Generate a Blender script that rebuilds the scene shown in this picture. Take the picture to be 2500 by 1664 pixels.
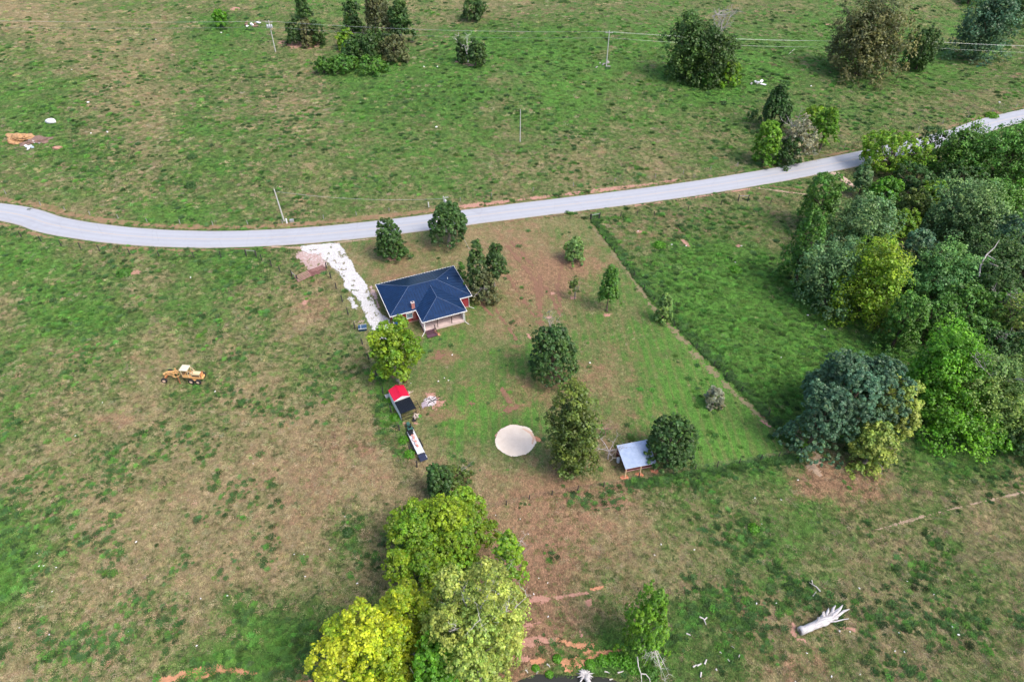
import bpy, math, random
import numpy as np
from mathutils import Vector, Matrix
random.seed(7); RS = np.random.RandomState(11)
for o in list(bpy.data.objects): bpy.data.objects.remove(o)
SC = bpy.context.scene; COL = SC.collection

# ------------------------------------------------------------------ camera, sky, sun, exposure
CH, PITCH, FP = 85.0, math.radians(42), 1666.7
cam = bpy.data.cameras.new('camera'); co = bpy.data.objects.new('camera', cam); COL.objects.link(co)
co.location = (0, 0, CH); co.rotation_euler = (math.pi/2 - PITCH, 0, 0)
cam.sensor_width = 36; cam.lens = 24; cam.clip_start = .5; cam.clip_end = 12000
SC.camera = co
W = bpy.data.worlds.new('World'); SC.world = W; W.use_nodes = True
wn = W.node_tree; bg = wn.nodes['Background']
sky = wn.nodes.new('ShaderNodeTexSky'); sky.sky_type = 'NISHITA'; sky.sun_disc = False
SUN_EL, SUN_AZ = math.radians(54), math.radians(125)     # azimuth clockwise from +Y
sky.sun_elevation = SUN_EL; sky.sun_rotation = SUN_AZ; sky.air_density = 1.0; sky.dust_density = 4.0; sky.ozone_density = 1.0
wn.links.new(sky.outputs[0], bg.inputs[0]); bg.inputs[1].default_value = 0.15
sl = bpy.data.lights.new('sun', 'SUN'); sl.energy = 1.25; sl.angle = math.radians(18); sl.color = (1, .95, .88)
so = bpy.data.objects.new('sun', sl); COL.objects.link(so)
sd = Vector((math.sin(SUN_AZ)*math.cos(SUN_EL), math.cos(SUN_AZ)*math.cos(SUN_EL), math.sin(SUN_EL)))
so.rotation_euler = sd.to_track_quat('Z', 'Y').to_euler(); so.location = (60, -40, 120)
SC.view_settings.view_transform = 'Standard'; SC.view_settings.look = 'None'
SC.view_settings.gamma = 1; SC.view_settings.use_curve_mapping = False
SC.view_settings.exposure = 0.9

# ------------------------------------------------------------------ terrain and the picture-to-place mapping
def sstep(a, b, x): t = np.clip((x-a)/(b-a), 0, 1); return t*t*(3-2*t)
RX = np.array([-400, -250, -170, -122, -98, -75, -50, -30, 0, 43, 80, 110, 151, 220, 400.])
RY = np.array([230, 182, 155, 140, 132, 127, 129, 133, 141, 151, 164, 176, 192, 220, 300.])
PONDP = [(0.4, 33.6), (3, 34.6), (7, 34.5), (11.5, 34.3), (14.2, 33.2), (14.6, 30), (12, 26), (5, 25), (-1, 27), (-2, 31)]
def pdist(x, y, poly):       # signed distance to polygon, negative inside
    x = np.asarray(x, float); y = np.asarray(y, float)
    d = np.full(x.shape, 1e9); ins = np.zeros(x.shape, bool)
    n = len(poly)
    for i in range(n):
        ax, ay = poly[i]; bx, by = poly[(i+1) % n]
        dx, dy = bx-ax, by-ay; t = np.clip(((x-ax)*dx+(y-ay)*dy)/(dx*dx+dy*dy), 0, 1)
        d = np.minimum(d, np.hypot(ax+t*dx-x, ay+t*dy-y))
        if ay != by:
            c = ((ay > y) != (by > y)) & (x < (bx-ax)*(y-ay)/(by-ay)+ax); ins ^= c
    return np.where(ins, -d, d)
def Z(x, y):
    x = np.asarray(x, float); y = np.asarray(y, float)
    off = y-np.interp(x, RX, RY)
    far = sstep(8, 70, off)
    z = far*(2.4*np.sin(x/41+.6)*np.sin(y/33+.4)+1.2*np.sin(x/19+2+y/60)*np.cos(y/23))
    near = sstep(12, 40, -off)*sstep(14, 34, np.hypot(x+16, y-96))
    z = z+near*(.28*np.sin(x/9.5+y/17)*np.cos(y/11.3)+.12*np.sin(x/3.9+1)*np.sin(y/4.7))
    pond = pdist(x, y, PONDP)
    z = z-1.5*sstep(1.1, -1.6, pond)*(y < 60)
    return z
def ray(u, v):
    a = (u-1250)/FP; b = (832-v)/FP
    return np.array([a, math.cos(PITCH)+b*math.sin(PITCH), -math.sin(PITCH)+b*math.cos(PITCH)])
def P(u, v, h=0.0):          # the point of the place seen at (u, v), h above the ground
    d = ray(u, v); z = 0.0
    for _ in range(6):
        t = (z+h-CH)/d[2]; z = float(Z(d[0]*t, d[1]*t)); z = max(z, -.62) if d[1]*t < 60 else z
    return Vector((d[0]*t, d[1]*t, z+h))
def V3(x, y, h=0): return Vector((x, y, float(Z(x, y))+h))
def proj(x, y, z):
    z = z-CH; d = y*math.cos(PITCH)-z*math.sin(PITCH)
    return 1250+FP*x/d, 832-FP*(y*math.sin(PITCH)+z*math.cos(PITCH))/d
def mpp(p):
    return (p[1]*math.cos(PITCH)-(p[2]-CH)*math.sin(PITCH))/FP

# ------------------------------------------------------------------ helpers
def tag(o, label=None, cat=None, group=None, kind=None):
    if label: o['label'] = label
    if cat: o['category'] = cat
    if group: o['group'] = group
    if kind: o['kind'] = kind
    return o
def empty(name, loc, rz=0, label=None, cat=None, group=None):
    o = bpy.data.objects.new(name, None); o.empty_display_size = .3; COL.objects.link(o)
    o.location = loc; o.rotation_euler = (0, 0, rz)
    return tag(o, label, cat, group)
def link(name, me, parent=None, mat=None):
    if mat is not None: me.materials.clear(); me.materials.append(mat)
    o = bpy.data.objects.new(name, me); COL.objects.link(o)
    if parent: o.parent = parent
    return o
class MB:
    def __init__(s): s.v = []; s.f = []
    def add(s, vs, fs):
        n = len(s.v); s.v += [tuple(p) for p in vs]; s.f += [tuple(i+n for i in f) for f in fs]; return s
    def box(s, c, d, m=None):
        c = Vector(c); hx, hy, hz = d[0]/2, d[1]/2, d[2]/2
        vs = [Vector((x*hx, y*hy, z*hz)) for z in (-1, 1) for y in (-1, 1) for x in (-1, 1)]
        if m is not None: vs = [m @ p for p in vs]
        return s.add([p+c for p in vs], [(0, 2, 3, 1), (4, 5, 7, 6), (0, 1, 5, 4), (2, 6, 7, 3), (0, 4, 6, 2), (1, 3, 7, 5)])
    def bar(s, p, q, w, h=None):
        p, q = Vector(p), Vector(q); h = h or w; d = q-p
        m = d.to_track_quat('Z', 'Y').to_matrix()
        return s.box((p+q)/2, (w, h, d.length), m)
    def tube(s, pts, rs, n=7, cap=True):
        pts = [Vector(p) for p in pts]; vs = []; fs = []
        for i, p in enumerate(pts):
            d = (pts[min(i+1, len(pts)-1)]-pts[max(i-1, 0)]).normalized()
            m = d.to_track_quat('Z', 'Y').to_matrix(); r = rs[i] if isinstance(rs, (list, tuple)) else rs
            for k in range(n):
                a = 2*math.pi*k/n; vs.append(p+m @ Vector((math.cos(a)*r, math.sin(a)*r, 0)))
        for i in range(len(pts)-1):
            for k in range(n):
                a, b = i*n+k, i*n+(k+1) % n; fs.append((a, b, b+n, a+n))
        if cap: fs.append(tuple(range(n))[::-1]); fs.append(tuple(range((len(pts)-1)*n, len(pts)*n)))
        return s.add(vs, fs)
    def poly(s, pts): return s.add(pts, [tuple(range(len(pts)))])
    def build(s, name, mat, parent=None, smooth=False, bevel=0):
        me = bpy.data.meshes.new(name); me.from_pydata(s.v, [], s.f); me.update()
        if smooth: me.polygons.foreach_set('use_smooth', [True]*len(me.polygons))
        o = link(name, me, parent, mat)
        if bevel: b = o.modifiers.new('bevel', 'BEVEL'); b.width = bevel; b.segments = 2
        return o
def blob(name, mat, c, r, parent=None, seed=0, rough=.25, sub=2, sc=(1, 1, 1), flat=True):
    import bmesh
    bm = bmesh.new(); bmesh.ops.create_icosphere(bm, subdivisions=sub, radius=1)
    rr = random.Random(seed); ph = [rr.uniform(0, 6) for _ in range(6)]
    for v in bm.verts:
        p = v.co; k = 1+rough*(math.sin(p.x*2.7+ph[0])*math.sin(p.y*3.1+ph[1])+.5*math.sin(p.z*5+ph[2]+p.x*4))+rr.uniform(-.3, .3)*rough
        v.co = Vector((p.x*k*r*sc[0], p.y*k*r*sc[1], p.z*k*r*sc[2]))
    me = bpy.data.meshes.new(name); bm.to_mesh(me); bm.free()
    if not flat: me.polygons.foreach_set('use_smooth', [True]*len(me.polygons))
    o = link(name, me, parent, mat); o.location = c; return o
# ---- materials
def nn(nt, t, **k):
    n = nt.nodes.new(t)
    for a, b in k.items(): setattr(n, a, b)
    return n
def newmat(name):
    m = bpy.data.materials.new(name); m.use_nodes = True; nt = m.node_tree
    return m, nt, nt.nodes['Principled BSDF']
def noise(nt, scale, detail=4, rough=.6, vec=None, dist=0):
    n = nn(nt, 'ShaderNodeTexNoise'); n.inputs['Scale'].default_value = scale; n.inputs['Detail'].default_value = detail
    n.inputs['Roughness'].default_value = rough; n.inputs['Distortion'].default_value = dist
    if vec is not None: nt.links.new(vec, n.inputs['Vector'])
    return n.outputs['Fac']
def ramp(nt, fac, a, b):
    n = nn(nt, 'ShaderNodeMapRange'); n.inputs[1].default_value = a; n.inputs[2].default_value = b; n.clamp = True
    nt.links.new(fac, n.inputs[0]); return n.outputs[0]
def mixc(nt, fac, a, b, mode='MIX'):
    n = nn(nt, 'ShaderNodeMix', data_type='RGBA', blend_type=mode)
    for s, k in ((fac, 0), (a, 6), (b, 7)):
        if isinstance(s, (int, float)): n.inputs[k].default_value = s
        elif isinstance(s, tuple): n.inputs[k].default_value = (*s, 1)
        else: nt.links.new(s, n.inputs[k])
    return n.outputs[2]
def mth(nt, op, a, b=None):
    n = nn(nt, 'ShaderNodeMath', operation=op)
    for k, s in enumerate((a, b)):
        if s is None: continue
        if isinstance(s, (int, float)): n.inputs[k].default_value = s
        else: nt.links.new(s, n.inputs[k])
    return n.outputs[0]
MC = {}
def mat(name, c, rough=.7, metal=0, ns=3, amt=.25, bump=0, c2=None, thr=None, coord='Object'):
    if name in MC: return MC[name]
    m, nt, bs = newmat(name); tc = nn(nt, 'ShaderNodeTexCoord').outputs[coord]
    f = noise(nt, ns, 5, .65, tc)
    c2 = c2 or tuple(x*(1-amt*1.6) for x in c)
    lo, hi = thr or (.3, .7)
    col = mixc(nt, ramp(nt, f, lo, hi), tuple(min(1, x*(1+amt*.5)) for x in c) if thr is None else c, c2)
    nt.links.new(col, bs.inputs['Base Color']); bs.inputs['Roughness'].default_value = rough; bs.inputs['Metallic'].default_value = metal
    if bump:
        b = nn(nt, 'ShaderNodeBump'); b.inputs['Strength'].default_value = bump; b.inputs['Distance'].default_value = .05
        nt.links.new(noise(nt, ns*6, 4, .6, tc), b.inputs['Height']); nt.links.new(b.outputs[0], bs.inputs['Normal'])
    MC[name] = m; return m

# ---- where the grass is lush, dry or worn, noted cell by cell (21 x 14), then blended
LU = """345555665445565566566 554466455778777777766 664465465768666666555 666466566655555655466 555665555445545556655
765566445444566645555 576565455545567876666 655454555655566887666 643343345665566765666 444433222454456543564
653233244223355654434 743333444234345665565 553446544244455345455 454477445336565344455""".split()
RE = """111121222111111111111 111112100100011111221 011211100001111111111 001211100011111112111 111111112332222221111
112211334343322121111 111112323343210011111 112222222332421000111 123222222322431101111 112323333234321343112
112233322554421222222 122223223664321122111 112221233763211321221 212321333763211332211""".split()
LUm = np.array([[int(c) for c in r] for r in LU])/9.; REm = np.array([[int(c) for c in r] for r in RE])/9.
def cell(m, u, v):
    x = np.clip(u/125., 0, 19.999); y = np.clip(v/128., 0, 12.999)
    i = x.astype(int); j = y.astype(int); fx = x-i; fy = y-j; fx = fx*fx*(3-2*fx); fy = fy*fy*(3-2*fy)
    return (m[j, i]*(1-fx)+m[j, i+1]*fx)*(1-fy)+(m[j+1, i]*(1-fx)+m[j+1, i+1]*fx)*fy
# spots: u, v, ru, rv, channel (0 lush, 1 red, 2 weedy), amount
SPOTS = [(980,235,150,60,0,.25),(1010,250,130,45,2,.6),(900,160,160,35,0,.3),(1180,110,110,40,0,.2),(1250,120,130,40,2,.3),(1480,300,200,60,1,-.05),(540,70,70,28,0,.3),(540,60,60,25,2,.4),
 (1750,205,130,40,0,.3),(1780,230,120,50,2,.3),(60,270,130,80,0,.12),(190,300,120,70,2,.3),(330,400,130,50,2,.3),(600,450,150,60,2,.3),(420,520,150,20,0,.15),(1100,420,150,50,0,.12),
 (620,210,130,50,0,-.1),(620,200,130,60,2,.3),(1400,400,200,60,0,-.08),(1960,170,130,30,1,.15),(2300,180,100,50,0,.1),(2350,120,90,40,2,-.3),
 (210,770,90,45,0,.35),(200,780,80,40,2,.5),(60,640,90,50,0,.2),(590,640,110,45,2,.5),(590,640,110,40,0,.2),(1000,720,30,20,0,0),
 (440,960,70,40,0,.15),(300,1030,60,30,1,.2),(560,870,50,40,1,.25),(330,880,50,20,1,.25),(700,1120,120,80,1,.15),(820,1080,60,50,1,.25),(760,1230,90,60,1,.18),(900,1090,60,60,1,.2),
 (15,1410,40,60,0,.4),(60,1330,50,40,0,.2),(700,1550,90,70,0,.35),(600,1600,120,40,0,.35),(700,1540,80,60,2,.5),(560,1480,60,50,0,.2),(850,1300,40,50,2,.7),(850,1310,60,60,0,.2),
 (1330,640,120,80,1,.18),(1250,560,90,40,1,.15),(1340,690,70,45,1,.35),(1400,650,90,30,1,.2),(1480,700,60,50,0,.25),(1440,690,60,30,2,.2),(900,590,90,40,1,.1),(960,680,60,30,1,.25),
 (1180,720,60,20,0,.2),(1260,860,90,60,0,.25),(1420,860,40,30,0,0),(1330,950,90,40,1,.35),(1400,910,60,30,1,.2),(1500,880,130,90,0,.1),(1650,1000,150,90,0,.2),(1760,1080,120,50,0,.25),(1700,870,50,60,1,.2),
 (1600,560,120,50,1,.2),(1640,540,140,30,2,.4),(1850,560,90,40,1,.15),(1750,700,150,120,0,.3),(1650,670,90,60,2,.1),(1800,760,150,110,0,.35),(1760,850,120,90,0,.2),(1900,880,120,120,0,.25),(1880,750,100,60,0,.15),(1700,630,80,50,0,.2),
 (2000,1000,90,70,0,.2),(2100,880,120,90,0,.25),(2140,900,110,90,2,.3),(2080,1190,110,50,1,.45),(2000,1150,40,40,1,.4),(1980,1190,40,40,1,.15),
 (1840,1170,90,50,0,.2),(1620,1190,80,40,2,.3),(1500,1190,120,30,1,.25),(1300,1190,120,40,1,.25),(1460,1210,90,50,2,.3),(1440,1260,90,60,1,.15),(1330,1330,90,110,1,.25),(1300,1400,90,90,1,.3),(1300,1540,110,90,1,.45),
 (1290,1560,80,30,1,.3),(1500,1450,60,80,0,.25),(1500,1580,100,50,0,.45),(1480,1620,90,20,0,.5),(1720,1500,90,50,0,.35),(1800,1600,120,60,0,.3),(1760,1540,110,70,2,.3),(1830,1590,90,50,2,.3),(1700,1300,400,200,2,-.15),(2200,1400,400,250,2,-.15),(2000,1400,500,200,0,-.1),(2000,1270,140,60,0,.25),(2080,1290,70,50,2,.3),(1840,1300,40,30,2,.7),
 (1750,1330,110,60,1,.2),(1830,1480,40,80,1,.35),(1960,1620,110,40,1,.3),(2300,1450,50,80,1,.2),(2250,1330,120,70,0,.15),(2400,1500,90,90,0,.1),(2240,1380,60,40,2,.4),(2400,1150,110,50,0,.1),(2300,1100,150,40,0,.2),
 (1060,1000,60,50,1,.25),(1120,1040,60,90,0,.25),(1180,980,60,60,0,.15),(1250,1000,60,30,1,.25),(1110,1150,90,40,1,.15),(1290,1020,60,60,0,.2),(1560,1090,80,30,2,.5),(1080,870,40,25,1,.4),(1090,820,60,40,0,.2),(1040,620,40,30,0,0),
 (940,1000,22,90,0,.4),(980,1110,18,60,0,.5),(940,1010,20,90,2,.5),(750,760,90,50,1,.2),(870,1040,60,60,0,-.1),(390,130,180,60,1,.05),(1530,40,220,40,1,.05),(100,60,180,50,0,-.15)]
YARD = [(800,592),(1000,566),(1250,534),(1440,532),(1600,740),(1790,940),(1945,1100),(1650,1152),(1475,1180),(1300,1212),(1140,1195),(1040,1140),(985,1070),(930,930),(850,765),(800,660),(740,600)]
YARDW = [tuple(P(*p)[:2]) for p in YARD]
def masks(x, y):
    u, v = proj(x, y, 0.); u = np.asarray(u, float); v = np.asarray(v, float)
    bad = (y < 8)
    L = cell(LUm, np.clip(u, 0, 2500), np.clip(v, 0, 1664)); R = cell(REm, np.clip(u, 0, 2500), np.clip(v, 0, 1664)); Wd = np.full(L.shape, .45)
    for su, sv, ru, rv, ch, am in SPOTS:
        g = am*np.exp(-(((u-su)/ru)**2+((v-sv)/rv)**2))
        if ch == 0: L = L+g
        elif ch == 1: R = R+g
        else: Wd = Wd+g
    yd = sstep(.6, -.8, pdist(x, y, YARDW))
    L = .47+(L-.5)*1.3; L = np.where(bad, .5, L); R = np.where(bad, .12, R)
    return np.clip(L, 0, 1.2), np.clip(R, 0, 1), np.clip(Wd, 0, 1), yd

# ---- ground sheet
def axis(lo, hi, step, grow, end):
    a = list(np.arange(lo, hi+1e-6, step)); s = step
    while a[-1] < end: s *= grow; a.append(a[-1]+s)
    return a
xr = axis(0, 235, 1.0, 1.28, 5000); xs = np.array([-t for t in xr[:0:-1]]+xr)
ys = [24.0]
while ys[-1] < 330: ys.append(ys[-1]+max(.42, .42+(ys[-1]-40)*.009))
s = 3.0
while ys[-1] < 6000: s *= 1.28; ys.append(ys[-1]+s)
lowy = [23.2, 22, 20, 16, 10, 0, -15, -40, -90, -200, -500, -1200, -3000]
ys = np.array(lowy[::-1]+ys)
GX, GY = np.meshgrid(xs, ys); GZ = Z(GX, GY)
n0, n1 = GX.shape
def gridmesh(name, X, Y, Zz):
    a, b = X.shape; me = bpy.data.meshes.new(name)
    vs = np.stack([X, Y, Zz], -1).reshape(-1, 3)
    idx = np.arange(a*b).reshape(a, b); q = np.stack([idx[:-1, :-1], idx[:-1, 1:], idx[1:, 1:], idx[1:, :-1]], -1).reshape(-1, 4)
    fastmesh(me, vs, q); me.polygons.foreach_set('use_smooth', np.ones(len(q), bool)); return me
def fastmesh(me, vs, q):
    me.vertices.add(len(vs)); me.vertices.foreach_set('co', np.asarray(vs, np.float32).ravel())
    k = q.shape[1]; me.loops.add(q.size); me.loops.foreach_set('vertex_index', q.ravel().astype(np.int32))
    me.polygons.add(len(q)); me.polygons.foreach_set('loop_start', np.arange(0, q.size, k, dtype=np.int32))
    me.update(calc_edges=True)
gm = gridmesh('ground', GX, GY, GZ)
L, R, Wd, yd = masks(GX.ravel(), GY.ravel())
at = gm.attributes.new('cover', 'FLOAT_COLOR', 'POINT'); at.data.foreach_set('color', np.stack([L, R, Wd, yd], -1).astype(np.float32).ravel())
ground = tag(link('ground', gm), kind='structure')

m, nt, bs = newmat('pasture'); MC['pasture'] = m; m['x'] = 1
geo = nn(nt, 'ShaderNodeNewGeometry').outputs['Position']
atr = nn(nt, 'ShaderNodeAttribute', attribute_name='cover'); sep = nn(nt, 'ShaderNodeSeparateColor'); nt.links.new(atr.outputs['Color'], sep.inputs[0])
aL, aR, aW, aY = sep.outputs[0], sep.outputs[1], sep.outputs[2], atr.outputs['Alpha']
def mapp(rot, sc):
    n = nn(nt, 'ShaderNodeMapping'); n.inputs['Rotation'].default_value = (0, 0, rot); n.inputs['Scale'].default_value = sc
    nt.links.new(geo, n.inputs[0]); return n.outputs[0]
big = noise(nt, .09, 5, .62, geo); mid = noise(nt, .42, 6, .68, mapp(.3, (1, .8, 1)), .4); fin = noise(nt, 2.6, 5, .75, geo); vf = noise(nt, 9, 3, .7, geo)
pat = noise(nt, .9, 6, .72, mapp(1.1, (1, 1.2, 1)), .6)
# lushness = map + patches
lu = mth(nt, 'ADD', aL, mth(nt, 'MULTIPLY', mth(nt, 'SUBTRACT', big, .5), 1.35))
lu = mth(nt, 'ADD', lu, mth(nt, 'MULTIPLY', mth(nt, 'SUBTRACT', mid, .5), 1.25))
lu = mth(nt, 'ADD', lu, mth(nt, 'MULTIPLY', mth(nt, 'SUBTRACT', fin, .5), .9))
dry = mixc(nt, ramp(nt, pat, .35, .65), (.31, .25, .15), (.20, .165, .088))
grn = mixc(nt, ramp(nt, fin, .3, .7), (.110, .190, .052), (.062, .122, .034))
base = mixc(nt, ramp(nt, lu, .14, .78), dry, grn)
base = mixc(nt, ramp(nt, lu, .68, 1.1), base, (.092, .230, .040))
# weeds, darker
wd = mth(nt, 'MULTIPLY', ramp(nt, mth(nt, 'ADD', pat, mth(nt, 'MULTIPLY', aW, .12)), .57, .66), ramp(nt, lu, .15, .5))
wd = mth(nt, 'MULTIPLY', wd, mth(nt, 'SUBTRACT', 1, mth(nt, 'MULTIPLY', aY, .75)))
base = mixc(nt, mth(nt, 'MULTIPLY', wd, .6), base, (.024, .074, .022))
# worn red soil
rd = mth(nt, 'ADD', aR, mth(nt, 'MULTIPLY', mth(nt, 'SUBTRACT', noise(nt, .33, 7, .72, mapp(.8, (1, 1, 1)), .5), .5), 1.6))
rd = mth(nt, 'ADD', rd, mth(nt, 'MULTIPLY', mth(nt, 'SUBTRACT', fin, .5), .8))
rsoil = mixc(nt, ramp(nt, vf, .35, .65), (.36, .21, .145), (.20, .12, .082))
base = mixc(nt, mth(nt, 'MULTIPLY', ramp(nt, rd, .36, .72), .85), base, rsoil)
# mown swaths in the yard
yw = nn(nt, 'ShaderNodeTexWave', wave_type='BANDS', bands_direction='X'); yw.inputs['Scale'].default_value = .19; yw.inputs['Distortion'].default_value = 5
yw.inputs['Detail'].default_value = 4; yw.inputs['Detail Scale'].default_value = 1.2; yw.inputs['Detail Roughness'].default_value = .7; nt.links.new(mapp(math.radians(-18.7), (1, .12, 1)), yw.inputs['Vector'])
ys_ = mth(nt, 'MULTIPLY', ramp(nt, yw.outputs['Fac'], .55, .95), mth(nt, 'MULTIPLY', aY, ramp(nt, big, .28, .52)))
base = mixc(nt, mth(nt, 'MULTIPLY', ys_, .3), base, mixc(nt, ramp(nt, fin, .35, .65), (.27, .17, .105), (.17, .145, .07)))
# blade-scale streaking
fine = noise(nt, 5.5, 4, .8, mapp(.5, (1, .45, 1)))
base = mixc(nt, 1.0, base, mixc(nt, ramp(nt, fine, .25, .75), (.32, .34, .32), (1.75, 1.7, 1.62)), 'MULTIPLY')
base = mixc(nt, 1.0, base, mixc(nt, ramp(nt, noise(nt, 1.5, 6, .8, mapp(.2, (1, .8, 1))), .3, .7), (.62, .64, .62), (1.38, 1.34, 1.3)), 'MULTIPLY')
nt.links.new(base, bs.inputs['Base Color']); bs.inputs['Roughness'].default_value = .95; bs.inputs['Specular IOR Level'].default_value = .15
bp = nn(nt, 'ShaderNodeBump'); bp.inputs['Strength'].default_value = .9; bp.inputs['Distance'].default_value = .35
nt.links.new(mth(nt, 'ADD', mth(nt, 'ADD', fin, mth(nt, 'MULTIPLY', fine, .5)), mth(nt, 'MULTIPLY', wd, .6)), bp.inputs['Height']); nt.links.new(bp.outputs[0], bs.inputs['Normal'])
gm.materials.append(m)

# ------------------------------------------------------------------ road
UPE = [(0,500),(80,519.5),(202,546),(318,560),(440,569),(584,567),(743,558),(923,540),(1050,524),(1250,496),(1462,472),(1674,445),(1850,415),(2125,362),(2311,318),(2500,277)]
LOE = [(0,548),(106,572.5),(212,591),(340,602),(478,607.5),(637,605),(743,599),(828,591),(913,580),(987,569),(1250,535),(1462,512),(1674,484),(1834,461),(2046,421),(2306,361),(2500,306)]
uw = np.array([P(*p)[:2] for p in UPE]); lw = np.array([P(*p)[:2] for p in LOE])
def edge(w, x): return np.interp(x, w[:, 0], w[:, 1])
cx = np.linspace(-118, 138, 22); cy = (edge(uw, cx)+edge(lw, cx))/2
cx = np.concatenate([[-600, -400, -250, -180, -150], cx, [160, 185, 240, 330, 480, 700]])
cy = np.concatenate([[250, 205, 170, 152.5, 146], cy, [197, 206, 229, 270, 340, 440]])
for _ in range(2): cy[1:-1] = (cy[:-2]+2*cy[1:-1]+cy[2:])/4
def catmull(xs, ys, step):
    out = []
    for i in range(1, len(xs)-2):
        p = [np.array((xs[k], ys[k])) for k in (i-1, i, i+1, i+2)]; n = max(2, int(np.hypot(*(p[2]-p[1]))/step))
        for k in range(n):
            t = k/n; out.append(.5*((2*p[1])+(-p[0]+p[2])*t+(2*p[0]-5*p[1]+4*p[2]-p[3])*t*t+(-p[0]+3*p[1]-3*p[2]+p[3])*t**3))
    return np.array(out)
RC = catmull(cx, cy, 1.5); RT = np.gradient(RC, axis=0); RT /= np.linalg.norm(RT, axis=1)[:, None]; RN = np.stack([-RT[:, 1], RT[:, 0]], -1)
def ribbon(name, offs, h, mt, wob=0, sl=slice(None), kind='structure', sides=0):
    C_, N_ = RC[sl], RN[sl]; rr = RS.rand(len(C_), 2)-.5
    rr = (rr+np.roll(rr, 1, 0)+np.roll(rr, 2, 0))/1.5
    cols = []
    for j, o in enumerate(offs):
        oo = np.full(len(C_), o, float)
        if wob and j in (0, len(offs)-1): oo = oo+wob*rr[:, 0 if j == 0 else 1]
        cols.append(C_+N_*oo[:, None])
    X = np.stack([c[:, 0] for c in cols], 1); Y = np.stack([c[:, 1] for c in cols], 1)
    hh = np.full(X.shape, float(h)); hh[:, 0] -= sides; hh[:, -1] -= sides
    me = gridmesh(name, X, Y, Z(X, Y)+hh); a_ = me.attributes.new('across', 'FLOAT', 'POINT'); a_.data.foreach_set('value', np.broadcast_to(np.array(offs, np.float32), X.shape).ravel())
    return tag(link(name, me, None, mt), kind=kind)
ma, nt, bs = newmat('old_asphalt'); geo = nn(nt, 'ShaderNodeNewGeometry').outputs['Position']
c = mixc(nt, ramp(nt, noise(nt, .5, 6, .7, geo), .3, .7), (.385, .40, .445), (.335, .345, .38))
c = mixc(nt, ramp(nt, noise(nt, .07, 3, .5, geo), .35, .65), c, (.38, .395, .435)); c = mixc(nt, mth(nt, 'MULTIPLY', ramp(nt, noise(nt, 1.7, 8, .8, geo), .58, .75), .35), c, (.20, .21, .235))
aa = nn(nt, 'ShaderNodeAttribute', attribute_name='across').outputs['Fac']; ab = mth(nt, 'ABSOLUTE', aa)
wt = mth(nt, 'SUBTRACT', 1, ramp(nt, mth(nt, 'ABSOLUTE', mth(nt, 'SUBTRACT', mth(nt, 'ABSOLUTE', mth(nt, 'SUBTRACT', ab, 1.65)), .8)), .1, .45)); c = mixc(nt, mth(nt, 'MULTIPLY', wt, .22), c, (.24, .255, .295))
c = mixc(nt, mth(nt, 'MULTIPLY', ramp(nt, mth(nt, 'ADD', ab, noise(nt, .8, 5, .7, geo)), 3.35, 3.8), .6), c, (.33, .27, .22))
vo = nn(nt, 'ShaderNodeTexVoronoi', feature='DISTANCE_TO_EDGE'); vo.inputs['Scale'].default_value = .16; nt.links.new(geo, vo.inputs['Vector']); c = mixc(nt, mth(nt, 'MULTIPLY', mth(nt, 'SUBTRACT', 1, ramp(nt, vo.outputs[0], .002, .012)), .15), c, (.16, .16, .18))
nt.links.new(c, bs.inputs['Base Color']); bs.inputs['Roughness'].default_value = .75
RW = 3.25
ribbon('road', [-RW-.15]+list(np.linspace(-RW, RW, 27))+[RW+.15], .05, ma, .12, sides=.06)
yl = mat('faded_line_paint', (.52, .40, .28), .8, ns=2, c2=(.40, .40, .43), thr=(.45, .72))
ribbon('centre_line', [.04, .12], .056, yl, 0); ribbon('centre_line', [-.12, -.04], .056, yl, 0)
def road_dist(x, y):
    x = np.atleast_1d(x); y = np.atleast_1d(y); d = np.full(x.shape, 1e9)
    for i in range(0, len(RC), 3): d = np.minimum(d, np.hypot(x-RC[i, 0], y-RC[i, 1]))
    return d

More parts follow.
